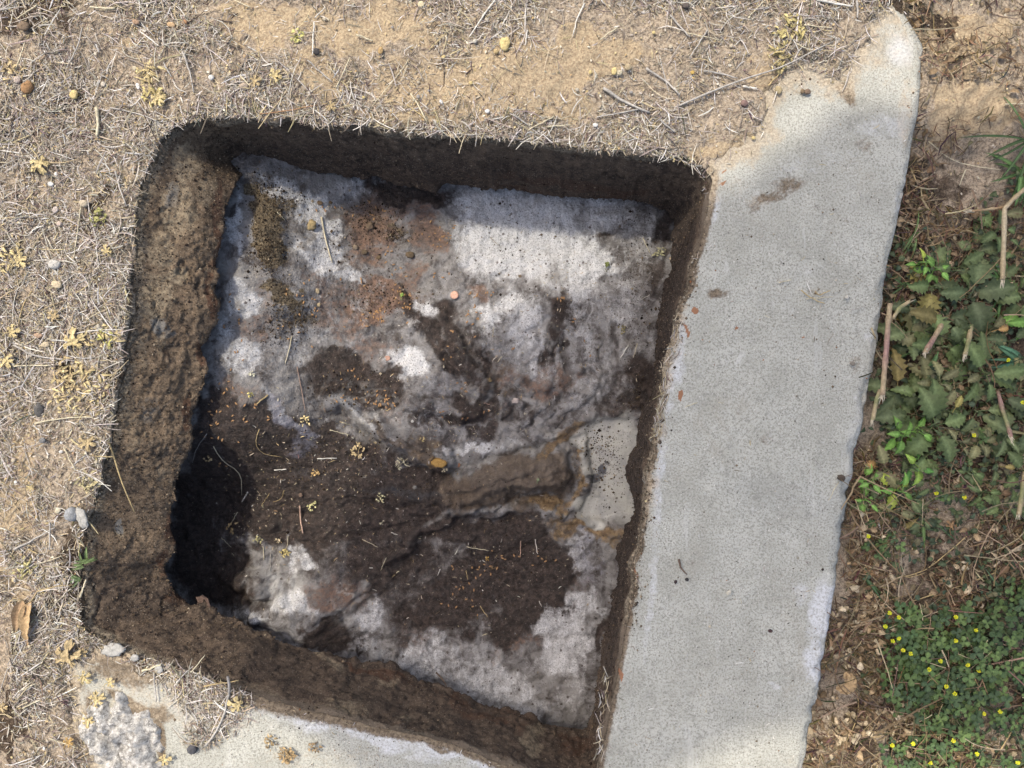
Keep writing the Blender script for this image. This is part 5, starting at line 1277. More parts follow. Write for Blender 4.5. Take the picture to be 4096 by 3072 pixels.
def flake(px, py, z, w_, h_, ang, col, label, name, cat):
    mb = MB(); rr_ = random.Random(int(px)); V = []; n_ = 14
    c = Vector((*W(px, py, z), z))
    for lay in (0, .0022):
        for i in range(n_):
            a = 2 * math.pi * i / n_; q = (1 if i % 2 else .78) * rr_.uniform(.8, 1.15)
            x, y = math.cos(a) * w_ * S / 2 * q, math.sin(a) * h_ * S / 2 * q
            V.append((x * math.cos(ang) - y * math.sin(ang), x * math.sin(ang) + y * math.cos(ang), lay + x * .2))
    F = [tuple(range(n_))[::-1], tuple(range(n_, 2 * n_))] + [(i, (i + 1) % n_, n_ + (i + 1) % n_, n_ + i) for i in range(n_)]
    mb.add(V, F, col); o = mb.build(name, M_CRUMB, smooth=False); o.location = c; tag(o, label, cat); return o
flake(815, 2415, -.106, 70, 90, .3, (.13,.09,.075), 'torn brown flake sticking up at the lower left lip', 'wall_flake', 'flake')
flake(2460, 580, .003, 60, 40, -.4, (.16,.13,.10), 'square scrap of bark at the shaded top edge', 'bark_scrap', 'bark scrap')
flake(2345, 485, .005, 50, 26, .1, (.2,.16,.13), 'brown bark scrap lying above the pit', 'bark_scrap', 'bark scrap')
flake(2590, 560, .004, 58, 44, -.5, (.22,.19,.16), 'larger grey bark scrap near the pit\'s top right', 'bark_scrap', 'bark scrap')

# ------------------------------------------------------------------ fly pupae
MARKS = [('round tan clod',1247,903),('upper rust patch',1500,900),('grainy clod',1422,990),('wide crumbly clod',1640,1020),('green leaf scrap',1606,1187),('pink disc of fat',1818,1180),('smaller pinkish disc',1550,1433),
 ('dark patch left of centre',1410,1530),('amber lump',1757,1852),('dark streak at upper right',2225,1250),('two pale straws',2115,2190),('orange husk',1950,2235),('grey pool',2430,1850),('pale knobbly lump',2062,1603),('tan clods at left',1272,1190),
 ('yellow root tuft',1145,2210),('thick pinkish straw',1205,2080),('bent pale straw',930,1870),('largest curled husk',1435,1800),('bottom left lip',1430,2600),('olive leaf scrap',2424,1068),('long upper straw',1300,960),('left lip',860,1620),
 ('lower white crust',2250,2560),('orange-brown patch',1480,1250),('dark left corner',780,2150),('lower straw twig',1935,2446),('small rust patch',1350,2400),('dry star-like husk',835,1832),('yellow husk',1005,1580),('small straws in the dark centre',1600,1850),('dark diagonal streak',1860,1430)]
def near_mark(px, py):
    n_, mx, my = min(MARKS, key=lambda m: math.dist((m[1], m[2]), (px, py)))
    dx, dy = px - mx, py - my
    v = 'above' if dy < 0 else 'below'; h = 'left' if dx < 0 else 'right'
    if math.hypot(dx, dy) < 28: return f'right beside the {n_}'
    if abs(dx) > 2.2 * abs(dy): return f'{h} of the {n_}'
    if abs(dy) > 2.2 * abs(dx): return f'{v} the {n_}'
    return f'{v} and {h} of the {n_}'
mb = MB(); mb.ell((0, 0, 0), (.0024, .00105, .0009), (.42,.235,.10), 8, 6); mb.ell((0, 0, 0), (.0020, .00108, .00093), (.50,.30,.14), 8, 5)
PUP = [(1300,830,60,20,6),(1500,870,90,50,10),(1780,960,35,40,16),(1690,930,30,30,3),(1560,1010,60,40,6),(1450,1120,40,40,4),(1590,1090,30,50,6),(1770,1100,40,20,4),(1610,1180,40,30,10),(1640,1220,50,20,8),(1490,1260,100,30,16),(1500,1290,90,30,8),(1905,1180,60,18,9),(1915,1240,40,30,7),(1890,1300,20,50,5),
 (2245,1190,25,18,6),(2285,1280,12,20,2),(2060,1390,20,8,2),(2340,1365,5,5,1),(2360,1420,6,6,1),(1400,1500,60,30,6),(1480,1590,120,30,14),(1500,1620,70,20,12),(1540,1590,30,20,5),(920,1250,60,120,8),(1200,1150,60,80,8),(1270,1240,20,30,6),(1180,1300,60,60,6),(960,1400,20,80,4),(900,1500,90,60,8),(950,1630,130,60,14),
 (900,1700,100,60,10),(830,1760,60,60,5),(880,1860,30,10,4),(1770,1650,20,30,3),(1870,1675,20,6,3),(1950,1640,20,10,3),(1800,1400,30,80,5),(1860,1540,40,60,4),(2100,2240,120,30,12),(1920,2290,80,40,12),(1850,2390,110,60,22),(2000,2400,110,40,14),(2120,2380,60,40,8),(1900,2440,80,30,12),(1720,2440,40,20,12),(2080,2450,60,30,8),
 (2040,2540,60,20,9),(2150,2540,40,20,5),(1380,2580,70,40,10),(1470,2610,30,30,8),(820,2150,60,90,7),(900,2200,50,80,5),(2070,2660,40,40,3),(2100,2700,30,30,2),(1640,2060,200,60,8),(1750,2200,200,60,7),(2330,2360,20,40,2),(1330,2420,60,60,7)]
rr = random.Random(3); plist = []
for x, y, sx_, sy_, c in PUP:
    for _ in range(c): plist.append((x + rr.gauss(0, .6) * sx_, y + rr.gauss(0, .6) * sy_))
plist = plist[:296]
proto = None
for px, py in plist:
    q = at(px, py, 'pit')
    if not inpoly(np.array([q.x]), np.array([q.y]), LIPSIMPLE)[0]: continue
    if proto is None:
        proto = mb.build('fly_pupa', M_PUPA); o = proto
    else:
        o = proto.copy(); scene.collection.objects.link(o)
    o.location = q + Vector((0, 0, .0006)); o.rotation_euler = (0, rr.uniform(-.2, .2), rr.uniform(0, 3.14)); sc = rr.uniform(.8, 1.15); o.scale = (sc, sc, sc)
    tag(o, 'small orange-brown fly pupa ' + near_mark(px, py), 'fly pupa', 'fly pupae on the scum')

# ------------------------------------------------------------------ dried and green leaves, sprigs
YL, TL, DL = (.60,.49,.26), (.50,.39,.22), (.36,.23,.12)
def lobed_leaf(px, py, size, rot, col, label, where='g', lobes=5, name='dry_leaf', cat='dry leaf', spread=5.0, curl=.35, wid=.27, group='dry lobed leaves', mat=None):
    p = at(px, py, WH[where]); L_ = size * S / 2; rr_ = random.Random(int(px * 13 + py))
    mb = MB(); b = Vector((0, 0, .0022))
    for i in range(lobes):
        a = rot + (i - (lobes - 1) / 2) * spread / lobes
        l = L_ * (1.0 - 0.16 * abs(i - (lobes - 1) / 2)) * rr_.uniform(.85, 1.1)
        c = vary(col, rr_, .85, 1.12)
        mb.leaf(b, a, l * .62, l * wid * .75, c, 'blade', 0, rr_.uniform(.15, .5), rr_.uniform(.1, curl), rr_.uniform(.1, .5), rr_.uniform(-.3, .3), 6, rr_)
        e = b + Vector((math.cos(a), math.sin(a), .2)) * l * .50
        for da in (-.55, 0, .5):
            mb.leaf(e, a + da * rr_.uniform(.7, 1.2), l * rr_.uniform(.40, .55), l * wid * .55, c, 'blade', 0, rr_.uniform(0, .3), rr_.uniform(.1, curl * 2), rr_.uniform(.1, .6), rr_.uniform(-.4, .4), 5, rr_)
    a = rot + math.pi + rr_.uniform(-.3, .3)
    mb.tube([b, b + Vector((math.cos(a), math.sin(a), 0)) * L_ * .5 + Vector((0, 0, .001)), b + Vector((math.cos(a + .3), math.sin(a + .3), 0)) * L_ * 1.0], [.0006, .0005, .0004], tuple(q * .9 for q in col), 5)
    o = mb.build(name, mat or M_DRY); o.location = p + Vector((0, 0, .0045 if where == 'g' else .001)); tag(o, label, cat, group); AUTO.append((o, px, py)); return o
for a in [(170,655,110,-1.2,YL,'wilted yellow lobed leaf far left of the pit corner'),(306,1372,125,1.57,YL,'big flat yellow lobed leaf left of the pit, nearly whole'),(280,2625,150,1.3,TL,'big tan lobed leaf below the pit\'s lower left corner'),(960,2812,92,2.8,YL,'fan shaped yellow leaf on the straw heap'),
 (640,395,90,-1.0,YL,'thin yellow wilted leaf above the left corner'),(1025,335,70,.4,TL,'small curled tan leaf above the pit'),(1105,315,80,.9,YL,'paler curled leaf right of the small tan one'),(1325,432,60,-.6,TL,'dried tuft leaf just above the shaded edge'),(60,1330,80,.2,YL,'yellow lobed leaf at the left edge, upper'),(40,1440,90,-1.2,YL,'yellow lobed leaf at the left edge, lower'),
 (360,1765,100,-1.4,TL,'crumpled tan leaf below the wilted clump'),(135,1945,46,-1.4,YL,'tiny pale lobed leaf on the sand at left'),(90,1045,90,.3,YL,'spread yellow leaf at the left edge high up'),(230,1270,70,2.2,TL,'wilted leaf head left of the clump'),(20,2860-40,60,0,TL,'tan leaf scrap at the lower left edge'),(345,2700,80,-.6,YL,'yellow leaf lying beside the big tan leaf'),(340,2600,60,-.9,TL,'small tan leaf tucked above the yellow one'),
 (395,2790,90,.5,YL,'ragged yellow leaf at the slab edge by the heap'),(365,2870,80,-1.5,YL,'wilted yellow leaf trailing over the slab edge'),(285,2960,60,.8,(.5,.33,.13),'orange-brown leaf scrap left of the mortar lump'),(450,2720,60,.2,YL,'curled yellow sprig on the slab left of the heap'),(665,3030,70,.3,YL,'yellow leaf at the bottom right of the mortar lump'),(440,1010,60,1.9,YL,'small yellow sprig beside the left wall')]:
    lobed_leaf(*a)
for a in [(3470,2290,110,.9,DL,'brown curled lobed leaf just right of the slab edge'),(3975,2665,150,2.0,(.38,.25,.14),'large brown lobed leaf among the clover at right'),(3830,1100,80,.4,DL,'shrivelled brown leaf among the upper weeds'),(3670,960,90,1.2,(.3,.2,.12),'rusty shrivelled leaf beside the slab, upper'),(3480,2935,100,1,(.42,.32,.19),'pale curled leaf near the bottom of the verge'),(3400,2860,80,2.4,(.45,.36,.22),'small pale curled leaf nearest the slab\'s lower edge'),
 (3880,1270,90,-.5,(.22,.13,.08),'dark rusty leaf cluster in the weeds'),(3420,2420,60,1.57,(.42,.31,.15),'tan bud-like leaf hanging by the slab edge'),(3690,2500,80,-.3,(.40,.30,.18),'shrivelled leaf between the yellow flowers'),(3610,2660,60,.6,DL,'narrow brown leaf under the clover'),(3790,2100,80,1.1,DL,'brown leaf in the dead grass above the clover')]:
    lobed_leaf(*a, wid=.22, curl=.9, group='brown leaves on the verge')
# rolled leaf pair at left
mb = MB()
mb.leaf((0, 0, .004), R(-98), 190 * S, 26 * S, (.48,.34,.19), 'lance', 0, .1, .2, .9, .2, 12, random.Random(1)); mb.leaf((-.010, .002, .004), R(-105), 150 * S, 22 * S, (.42,.29,.17), 'lance', 0, .1, .2, .8, -.2, 12, random.Random(2))
mb.tube([(0, 0, .004), (.008, .012, .006), (.03, .018, .005), (.05, .019, .003)], [.001, .0008, .0007, .0005], TL, 5)
mb.tube([(-.008, .0, .004), (-.02, .004, .006), (-.035, -.01, .004)], [.0008, .0007, .0005], TL, 5)
o = mb.build('rolled_leaf', M_DRY); o.location = at(135, 2400); tag(o, 'pair of long rolled tan leaves at the left edge below the sand', 'dry leaf')
# fan-veined tan leaf touching the slab
mb = MB(); rr_ = random.Random(8)
for i in range(9):
    a = R(-150 + i * 30) ; mb.leaf((0, 0, .012), a, 50 * S, 15 * S, (.50,.35,.19), 'obov', 0, .5, .6, .3, 0, 7, rr_, vein=(.32, .21, .11))
o = mb.build('fan_leaf', M_DRY); o.location = at(3345, 2710) + Vector((0.004, 0, .006)); tag(o, 'round pleated tan leaf pressed against the slab\'s lower right edge', 'dry leaf')

def sprig(px, py, n_, size, col, label, where='g', name='wilted_sprig', cat='sprig', stems=4, mat=None, group=None, lw=.3):
    p = at(px, py, WH[where]); rr_ = random.Random(int(px + py * 3)); root = empty(name, p)
    mb = MB(); st = MB(); r = size * S / 2
    for _ in range(stems):
        a = rr_.uniform(0, 6.28); e = Vector((math.cos(a), math.sin(a), 0)) * r * rr_.uniform(.5, 1)
        st.tube([(0, 0, .002), e * .5 + Vector((rr_.gauss(0, .001), rr_.gauss(0, .001), .005)), e + Vector((0, 0, .004))], [.0006, .0005, .0004], tuple(q * .85 for q in col), 5)
    for _ in range(n_):
        a = rr_.uniform(0, 6.28); d = r * math.sqrt(rr_.random()) * .9
        b = Vector((math.cos(a) * d, math.sin(a) * d, rr_.uniform(.001, .007))); c = vary(col, rr_, .75, 1.2)
        mb.leaf(b, rr_.uniform(0, 6.28), rr_.uniform(.005, .011) * min(1.3, size / 90), rr_.uniform(.0008, .0018), c, 'blade', 0, rr_.uniform(-.1, .7), rr_.uniform(.3, 1.6), rr_.uniform(.1, .6), rr_.uniform(-.7, .7), 6, rr_)
    mb.build('foliage', mat or M_DRY, root); st.build('stem', mat or M_DRY, root)
    tag(root, label, cat, group); return root
G_SP = 'wilted sprigs on the dry soil'
for a in [(330,1560,120,260,YL,'large clump of wilted yellow leaves hugging the pit\'s left wall'),(420,1350,50,150,YL,'wilted yellow sprig above the large clump'),(300,1500,60,170,TL,'tangled tan sprig between the lobed leaf and the clump'),(600,300,40,110,YL,'curled yellow sprig above the pit\'s left corner'),(620,390,30,90,(.6,.5,.22),'wilted yellow sprig at the left corner'),
 (3160,120,50,130,(.52,.44,.2),'dry yellow seedhead sprig on the soil left of the slab\'s top'),(3120,240,40,110,(.48,.4,.2),'thinner dry sprig below the seedhead'),(1190,150,16,60,(.55,.52,.2),'green-yellow sprig above the pit'),(400,870,24,80,(.34,.33,.13),'olive green wilted sprig left of the wall'),(110,2270,24,90,(.5,.45,.22),'wilted yellow-green sprig by the left edge'),
 (40,1040,40,120,YL,'yellow wilted sprig cut by the left edge'),(430,1360,30,90,(.45,.42,.15),'greenish-yellow tuft against the left wall'),(60,290,30,110,TL,'tan wilted sprig near the upper left edge'),(355,1930,30,90,(.5,.44,.25),'pale sprig at the wall left of the dark corner'),(1150,3020,50,70,(.42,.3,.16),'small dried moss tuft on the lower slab'),(1085,2960,16,60,(.45,.33,.18),'flattened dry curl on the lower slab'),
 (1260,2990,14,50,(.36,.26,.15),'brown smudge of dried plant on the lower slab')]:
    sprig(*a, group=G_SP)
for a in [(1222,1680,14,50,YL,'dried yellow flower scrap on the dark left scum'),(1435,1800,26,70,TL,'largest curled husk on the black scum, left centre'),(1265,1890,14,46,(.5,.35,.16),'brown crumpled husk on the black scum'),(1250,2020,14,50,(.6,.56,.28),'pale green seed husk on the dark left scum'),(835,1832,12,44,TL,'dry star-like husk near the left lip'),(1145,2210,26,50,(.58,.48,.22),'yellow tuft of roots on white scum lower left'),
 (1035,2160,12,44,(.5,.46,.24),'pale husk with a stem on the dark lower left scum'),(930,2110,14,70,(.5,.36,.18),'string of brown seed husks on the dark lower left scum'),(1525,1990,12,46,(.62,.58,.35),'pale seedling husk on the dark centre scum'),(1780,1880,10,36,(.6,.52,.36),'papery husk beside the amber lump'),(1690,1757,8,34,YL,'small papery husk above the amber lump'),(1600,1850,12,60,(.6,.55,.38),'broken straw cluster on the dark centre scum'),
 (1113,2160,8,30,(.6,.5,.34),'small pale husk on the lower left scum'),(2640,1010,14,70,(.34,.32,.2),'wisp of dead grass by the shaded right wall'),(2485,1320,12,50,(.3,.26,.14),'wisp of dead grass on the right grey scum'),(1950,2235,6,26,(.5,.32,.1),'orange husk on the brown lower scum'),(1010,1500,8,36,(.6,.58,.44),'pale grass cross on the left scum'),(1005,1580,8,30,(.62,.54,.2),'small yellow husk on the left scum'),(1530,2090,6,28,(.6,.54,.38),'tiny white-yellow petal scrap on the dark centre scum')]:
    sprig(a[0], a[1], a[2], a[3], a[4], a[5], 'p', name='husk', cat='husk', stems=2, group='husks fallen on the scum')
for a in [(1606,1187,8,30,(.25,.36,.08),'fresh green leaf scrap on the orange patch'),(2424,1068,12,40,(.13,.15,.04),'dark green leaf scrap on the white crust at right'),(2150,1922,5,22,(.3,.36,.2),'pale green leaf scrap on the tan ridge')]:
    o = lobed_leaf(a[0], a[1], a[3] * 1.3, 1.2, a[4], a[5], 'p', 3, 'leaf_scrap', 'leaf scrap', 1.6, .3, .3, 'leaf scraps on the scum', M_LEAF)

# ------------------------------------------------------------------ green tufts and weeds
def tuft(px, py, n_, Lpx, col, label, name='grass_tuft', dirs=None, zoff=.004, wid=.0016):
    p = at(px, py); root = empty(name, p); rr_ = random.Random(int(px * 2 + py)); mb = MB(); st = MB()
    for i in range(n_):
        a = rr_.uniform(0, 6.28) if dirs is None else R(rr_.choice(dirs) + rr_.gauss(0, 8))
        c = vary(col, rr_, .75, 1.25)
        mb.leaf((rr_.gauss(0, .002), rr_.gauss(0, .002), zoff * .5), a, Lpx * S * rr_.uniform(.6, 1.1), wid * rr_.uniform(.7, 1.2), c, 'blade', 0, rr_.uniform(.15, .5), rr_.uniform(.2, .6), .5, rr_.uniform(-.4, .4), 10, rr_)
    mb.build('foliage', M_LEAF, root); tag(root, label, 'grass tuft', 'green grass tufts'); return root
tuft(330, 2250, 12, 60, (.10,.15,.05), 'small green grass tuft at the wall left of the dark pit corner', dirs=[180, 200, 160, 90, 20])
tuft(325, 2315, 8, 50, (.10,.15,.06), 'second green grass tuft just below the first', dirs=[200, 220, 160])
tuft(1022, 452, 7, 55, (.22,.23,.12), 'faint green tuft on the shaded top edge of the pit', dirs=[80, 110, 170, 60])
tuft(4085, 570, 8, 300, (.06,.11,.035), 'tall green grass with long blades at the upper right edge', dirs=[118, 195, 240, 265, 205], zoff=.03, wid=.0019)
tuft(4060, 700, 7, 170, (.09,.17,.05), 'shorter green grass below the tall blades at the right edge', dirs=[200, 230, 260, 150], zoff=.02, wid=.0024)
tuft(3990, 1130, 7, 180, (.10,.20,.06), 'green grass blades arching over the upper weeds', dirs=[100, 130, 170, 280, 250], zoff=.02, wid=.0022)
tuft(3790, 1420, 6, 140, (.14,.25,.06), 'light green blades standing between the cut stems', dirs=[80, 100, 260, 290], zoff=.02, wid=.0024)
tuft(3440, 2300, 4, 120, (.08,.15,.06), 'single green blades lying beside the slab, lower', dirs=[310, 320, 300], zoff=.012, wid=.0020)
tuft(3510, 2560, 4, 120, (.08,.13,.07), 'thin blue-green blades beside the clover patch', dirs=[280, 260, 60], zoff=.01, wid=.0016)
tuft(3760, 2110, 9, 110, (.08,.13,.06), 'grass tuft in the dead grass above the clover', dirs=[0, 20, 160, 200, 330], zoff=.012, wid=.0016)
tuft(3990, 2340, 6, 120, (.08,.14,.07), 'grass blades rising right of the clover patch', dirs=[90, 110, 60, 250], zoff=.012, wid=.0016)
tuft(3690, 1500, 5, 150, (.10,.19,.07), 'grass blades left of the light green ones', dirs=[60, 90, 280], zoff=.02, wid=.002)
tuft(4060, 1440, 6, 140, (.07,.16,.09), 'blue-green curved blades at the right edge', dirs=[180, 150, 220], zoff=.02, wid=.003)

rr = random.Random(31)
for _ in range(16):
    x, y = rr.uniform(3600, 4090), rr.uniform(900, 3050)
    o = tuft(x, y, rr.randint(3, 6), rr.uniform(90, 190), rr.choice([(.07,.12,.04),(.10,.16,.05),(.12,.15,.07),(.22,.20,.10)]), 'thin mixed grass blades ' + place(x, y), zoff=.018, wid=rr.uniform(.0011, .0018)); AUTO.append((o, x, y))

def weed(px, py, n_, size, col, label, serr=.16, prof='oval', bright=None, hgt=.028, name='broadleaf_weed', lean=None, wr=.26, group='broad-leaved weeds on the verge'):
    g0 = at(px, py); root = empty(name, g0); rr_ = random.Random(int(px * 5 + py)); mb = MB(); st = MB()
    L_ = size * S
    st.tube([(0, 0, 0), (rr_.gauss(0, .002), rr_.gauss(0, .002), hgt * .5), (rr_.gauss(0, .003), rr_.gauss(0, .003), hgt)], [.0013, .0011, .0008], tuple(q * .9 + .03 for q in col), 6)
    a0 = rr_.uniform(0, 6.28)
    for i in range(n_):
        a = a0 + i * 2.4 + rr_.gauss(0, .25); f = rr_.uniform(.65, 1.1) * (1 - .35 * i / n_)
        if lean is not None and rr_.random() < .6: a = lean + rr_.gauss(0, .7)
        z = hgt * (.25 + .75 * i / n_)
        c = vary(col, rr_, .75, 1.25)
        if rr_.random() < .12: c = (c[0] * 2.0, c[1] * 1.25, c[2])
        b = Vector((math.cos(a) * .003, math.sin(a) * .003, z))
        e = b + Vector((math.cos(a), math.sin(a), .2)) * L_ * .16
        st.tube([(0, 0, z), b, e], .0006, c, 4)
        mb.leaf(e, a, L_ * f, L_ * f * wr, c, prof, serr, rr_.uniform(.1, .6), rr_.uniform(.3, .9), rr_.uniform(.15, .5), rr_.uniform(-.35, .35), 12, rr_, vein=tuple(min(1, q * 1.5 + .02) for q in c))
    mb.build('foliage', M_LEAF, root); st.build('stem', M_LEAF, root)
    tag(root, label, 'weed', group); AUTO.append((root, px, py)); return root
DG, MG, BG, OG = (.075,.100,.040), (.105,.145,.050), (.15,.29,.055), (.17,.165,.075)
for a in [(3700,1090,7,60,BG,'small bright green weed near the slab\'s upper outer edge'),(3655,1065,5,55,BG,'bright green seedling closest to the slab, upper'),(3570,1735,8,90,BG,'bright green serrated weed beside the frayed thick stem'),(3625,1720,5,80,BG,'bright green leaves right of the frayed thick stem'),(3560,1950,6,80,BG,'upright bright green seedling in the lower weeds'),(3445,1915,7,65,BG,'bright green seedling leaning over the slab edge'),
 (3430,1990,5,60,BG,'bright green seedling leaves overlapping the slab edge, lowest'),(3630,1860,6,90,(.10,.24,.05),'green pointed weed at mid verge'),(4070,1290,6,110,BG,'bright green leaves at the right edge, upper')]:
    weed(*a[:6], serr=.12, prof='lance', wr=.24, hgt=.034)
rr = random.Random(77)
BIG = [(3720,1150),(3800,1080),(3880,1010),(3960,930),(4060,1000),(3950,1130),(4060,1190),(3850,1180),(3740,1290),(3640,1250),(3660,1390),(3740,1380),(3840,1370),(3930,1330),(4020,1370),(3900,1500),(3800,1540),(3710,1530),(3650,1590),(3760,1650),(3870,1640),(3960,1580),(4060,1560),(4080,1700),(3980,1730),(3890,1760),(3790,1770),(3640,1660),(3700,1700),(3600,1330),
 (3560,1560),(3590,1820),(3690,1810),(3960,1860),(3850,1880),(3700,1920),(3620,1980),(3510,1870),(4060,1880),(3480,2010),(3560,2040),(3660,2060),(4080,860),(4080,2080),(3990,2010),(3900,1960)]
for i, (x, y) in enumerate(BIG):
    big = 1000 < y < 1750
    pa = place(x, y)
    c = rr.choice([DG, MG, MG, OG, (.12,.15,.06)]); sz = rr.uniform(100, 185) if big else rr.uniform(60, 100)
    cn = {DG: 'dark green', MG: 'dull green', OG: 'olive yellowing'}.get(c, 'grey-green')
    weed(x, y, rr.randint(4, 7), sz, c, f'{cn} {"large" if sz > 130 else "low"} serrated weed {pa}', serr=.22, prof='oval', hgt=rr.uniform(.018, .032), wr=rr.uniform(.21, .31))
# cut stems
def stub(pts, w, col, label, tipn=9, z0=-.012, z1=.02):
    P3 = []; n_ = len(pts)
    for i, (x, y) in enumerate(pts):
        z = z0 + (z1 - z0) * i / (n_ - 1); P3.append(Vector((*W(x, y, z), z)))
    root = empty('cut_weed', P3[0]); o = P3[0]; rr_ = random.Random(int(pts[0][0]))
    Q = []
    for i in range(n_ - 1):
        for t in (0, .25, .5, .75): Q.append(P3[i].lerp(P3[i + 1], t))
    Q.append(P3[-1]); Q = [q - o for q in Q]
    mb = MB(); m = len(Q); r = w * S / 2; ns = 8
    def cf(i, n): 
        t = (i // ns) / m
        c0, c1 = col; wv = .5 + .5 * math.sin(t * 9 + pts[0][0]); c = tuple(a * (1 - wv) + b * wv for a, b in zip(c0, c1))
        return tuple(q * (.85 + .3 * ((i * 31) % 7) / 7) for q in c)
    mb.tube(Q, [r * (1.25 if i % 7 == 3 else 1) * rr_.uniform(.92, 1.08) for i in range(m)], cf, ns)
    mb.build('stalk', M_LEAF, root)
    fr = MB(); d = (Q[-1] - Q[-2]).normalized()
    for _ in range(tipn):
        e = Q[-1] + d * rr_.uniform(.002, .010) + Vector((rr_.gauss(0, .0016), rr_.gauss(0, .0016), rr_.gauss(0, .001)))
        b = Q[-1] - d * .003 + Vector((rr_.gauss(0, r * .5), rr_.gauss(0, r * .5), rr_.gauss(0, r * .3)))
        fr.tube([b, e], [.0009, .0003], (.62,.55,.42), 4)
    fr.build('frayed_end', M_STRAW, root)
    tag(root, label, 'cut stem', 'cut weed stems'); return root
PK, TN, GN = (.33,.20,.17), (.42,.33,.20), (.25,.26,.12)
stub([(3560,1215),(3552,1300),(3545,1400),(3536,1500),(3530,1580)], 20, (TN, PK), 'thickest cut weed stem with pink blotches running along the slab edge', z0=.0, z1=.012)
stub([(3520,1560),(3505,1610),(3490,1680)], 18, (GN, TN), 'cut green stem with a split end resting on the slab edge', z0=-.002, z1=.006)
stub([(3778,1275),(3755,1320),(3725,1370),(3700,1410)], 20, (TN, PK), 'pink and tan cut stem standing in the weeds, frayed at the lower end')
stub([(3885,1300),(3875,1360),(3860,1420)], 18, (TN, GN), 'short tan cut stem right of the pink one')
stub([(4100,755),(4050,800),(4018,835),(4016,950),(4012,1040),(4010,1120)], 17, (TN, (.5,.42,.28)), 'forked tan cut branch at the right edge, bent downwards', z0=.02, z1=.035)
stub([(3990,1560),(4010,1640),(4030,1700),(4045,1750)], 15, (GN, PK), 'green and dark red cut stem near the right edge')
stub([(4100,1880),(4090,1960),(4075,2060)], 17, (TN, GN), 'cut stem at the right edge above the clover')
stub([(3570,1275),(3600,1230),(3640,1205)], 15, (GN, TN), 'short leaning stem joining the thickest cut stem', z0=.002, z1=.004, tipn=2)
stub([(4016,830),(3950,838),(3885,845)], 10, (TN, DL), 'broken side twig on the forked tan branch', z0=.022, z1=.018)

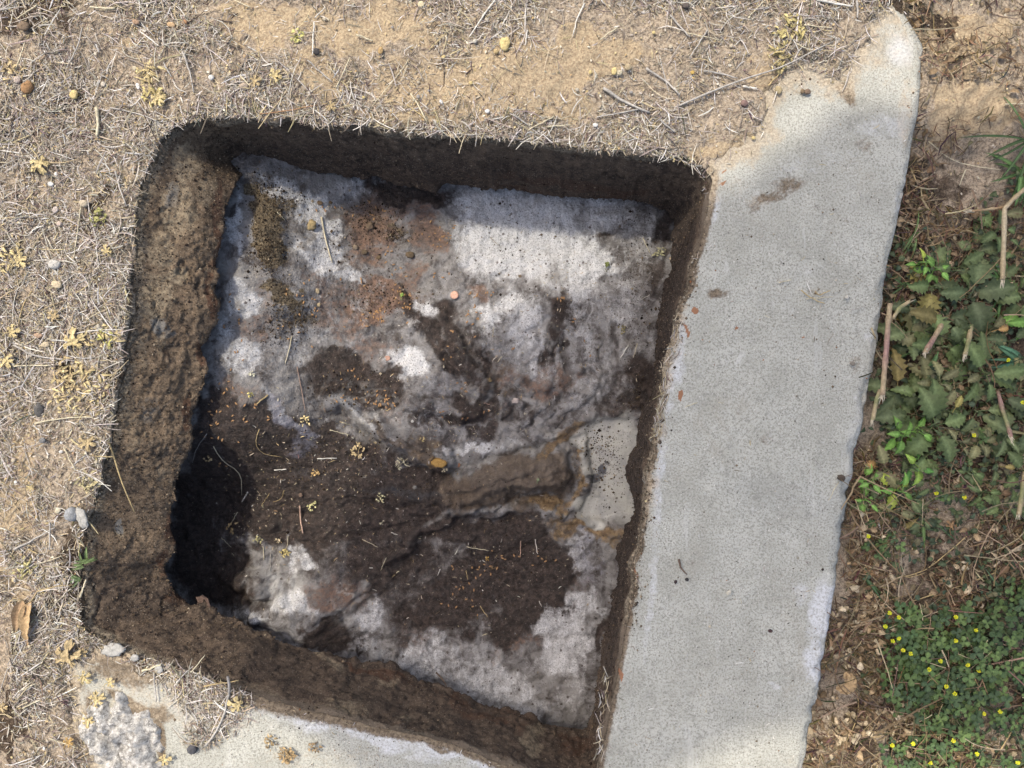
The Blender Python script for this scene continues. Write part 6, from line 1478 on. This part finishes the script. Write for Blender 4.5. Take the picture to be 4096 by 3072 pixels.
# clover with yellow flower heads
FL = [(3473,2145),(3558,2452),(3595,2470),(3541,2506),(3571,2564),(3612,2601),(3643,2615),(3762,2645),(3716,2678),(3819,2775),(3904,2520),(4000,2847),(3813,2963),(3652,2975),(3569,2981),(3721,3051),(3908,3016),(4071,3050),(3823,2468),(3595,2553),(3823,2563),(3915,2683),(3785,2746),
      (4032,1440),(4091,1611),(3896,1741),(3745,1973),(3858,1990),(3935,2855),(3871,2660)]
def clover(px, py, flowers, label, n_=17, spread=.024, hgt=.034, size=.0055):
    g0 = at(px, py); root = empty('clover_plant', g0); rr_ = random.Random(int(px + py)); mb = MB(); st = MB()
    for i in range(n_):
        a = rr_.uniform(0, 6.28); d = spread * math.sqrt(rr_.random()); z = rr_.uniform(.35, 1) * hgt
        e = Vector((math.cos(a) * d, math.sin(a) * d, z))
        c = vary(rr_.choice([(.065,.11,.038), (.085,.135,.042), (.06,.095,.04), (.11,.165,.05)]), rr_, .7, 1.3)
        st.tube([(0, 0, 0), e * .5 + Vector((0, 0, .003)), e], .0005, (.10,.14,.06), 4)
        a2 = rr_.uniform(0, 6.28); sz = size * rr_.uniform(.75, 1.25)
        for j in range(3):
            mb.leaf(e, a2 + j * 2.09, sz, sz * .42, c, 'obov', 0, rr_.uniform(0, .3), .15, .18, rr_.uniform(-.2, .2), 6, rr_, vein=tuple(q * 1.25 for q in c))
    mb.build('foliage', M_LEAF, root); st.build('stem', M_LEAF, root)
    for (fx, fy) in flowers:
        z = hgt + g0.z + .004
        q = Vector((*W(fx, fy, z), z)) - g0
        f = MB()
        for _ in range(26):
            u = rr_.uniform(0, 6.28); v = math.acos(rr_.uniform(-.2, 1)); rad = .0020
            d_ = Vector((math.sin(v) * math.cos(u), math.sin(v) * math.sin(u), math.cos(v) * .8))
            f.leaf(q + d_ * rad * .4, u, .0020, .0008, (.66 * rr_.uniform(.85, 1.1), .66 * rr_.uniform(.85, 1.1), .03), 'obov', 0, math.pi / 2 - v, .4, .3, 0, 3, rr_)
        f.ell(q, (.0018, .0018, .0016), (.55,.52,.05), 6, 4)
        f.tube([q * .3, q * .7, q - Vector((0, 0, .001))], .0004, (.12,.16,.06), 4)
        f.build('flower', M_PETAL, root)
    tag(root, label, 'clover', 'yellow flowered clover plants'); AUTO.append((root, px, py)); return root
used = set()
CP = [(3575,2470),(3610,2600),(3560,2560),(3740,2660),(3800,2760),(3900,2530),(3830,2480),(3820,2570),(3915,2690),(3700,2560),(3650,2700),(3560,2700),(3760,2500),(3990,2600),(4060,2700),(3900,2800),(3840,2680),(3660,2480),(4070,2500),(3700,2800),(4010,2850),(3800,2950),(3650,2980),(3720,3050),(3900,3020),(4060,3050),(3480,2150),(3960,2470),(4050,2350),(3560,2990),(4040,2420),(3780,2830),(3600,2760),(3680,2620),(3860,2600)]
for i, (x, y) in enumerate(CP):
    fl = []
    for j, (fx, fy) in enumerate(FL):
        if j in used: continue
        best = min(range(len(CP)), key=lambda t: math.dist(CP[t], (fx, fy)))
        if best == i and math.dist((x, y), (fx, fy)) < 130: fl.append((fx, fy)); used.add(j)
    w = {0: 'without flowers', 1: 'with one yellow flower head', 2: 'with two yellow flower heads', 3: 'with three yellow flower heads'}.get(len(fl), 'with several yellow flower heads')
    clover(x, y, fl, f'clover {w}, ' + ('left' if x < 3680 else 'middle' if x < 3880 else 'right') + ' of the patch' + (', high' if y < 2560 else ', low' if y > 2780 else ''), size=.0078 if 2350 < y < 2850 else .006)
for j, (fx, fy) in enumerate(FL):
    if j in used: continue
    clover(fx + 10, fy + 12, [(fx, fy)], 'lone yellow flower head ' + place(fx, fy), n_=5, spread=.012)

# ------------------------------------------------------------------ tell equal labels apart by their order in the picture
ORD = ['first', 'second', 'third', 'fourth', 'fifth', 'sixth', 'seventh', 'eighth', 'ninth', 'tenth']
byl = {}
for o, x, y in AUTO: byl.setdefault(o['label'], []).append((x, y, o))
for lab, lst in byl.items():
    if len(lst) < 2: continue
    lst.sort(key=lambda t: t[0])
    for i, (x, y, o) in enumerate(lst):
        if len(lst) == 2: suf = ['leftmost', 'rightmost'][i]
        else: suf = (ORD[i] if i < 10 else 'next') + ' from left'
        o['label'] = lab + ', ' + suf
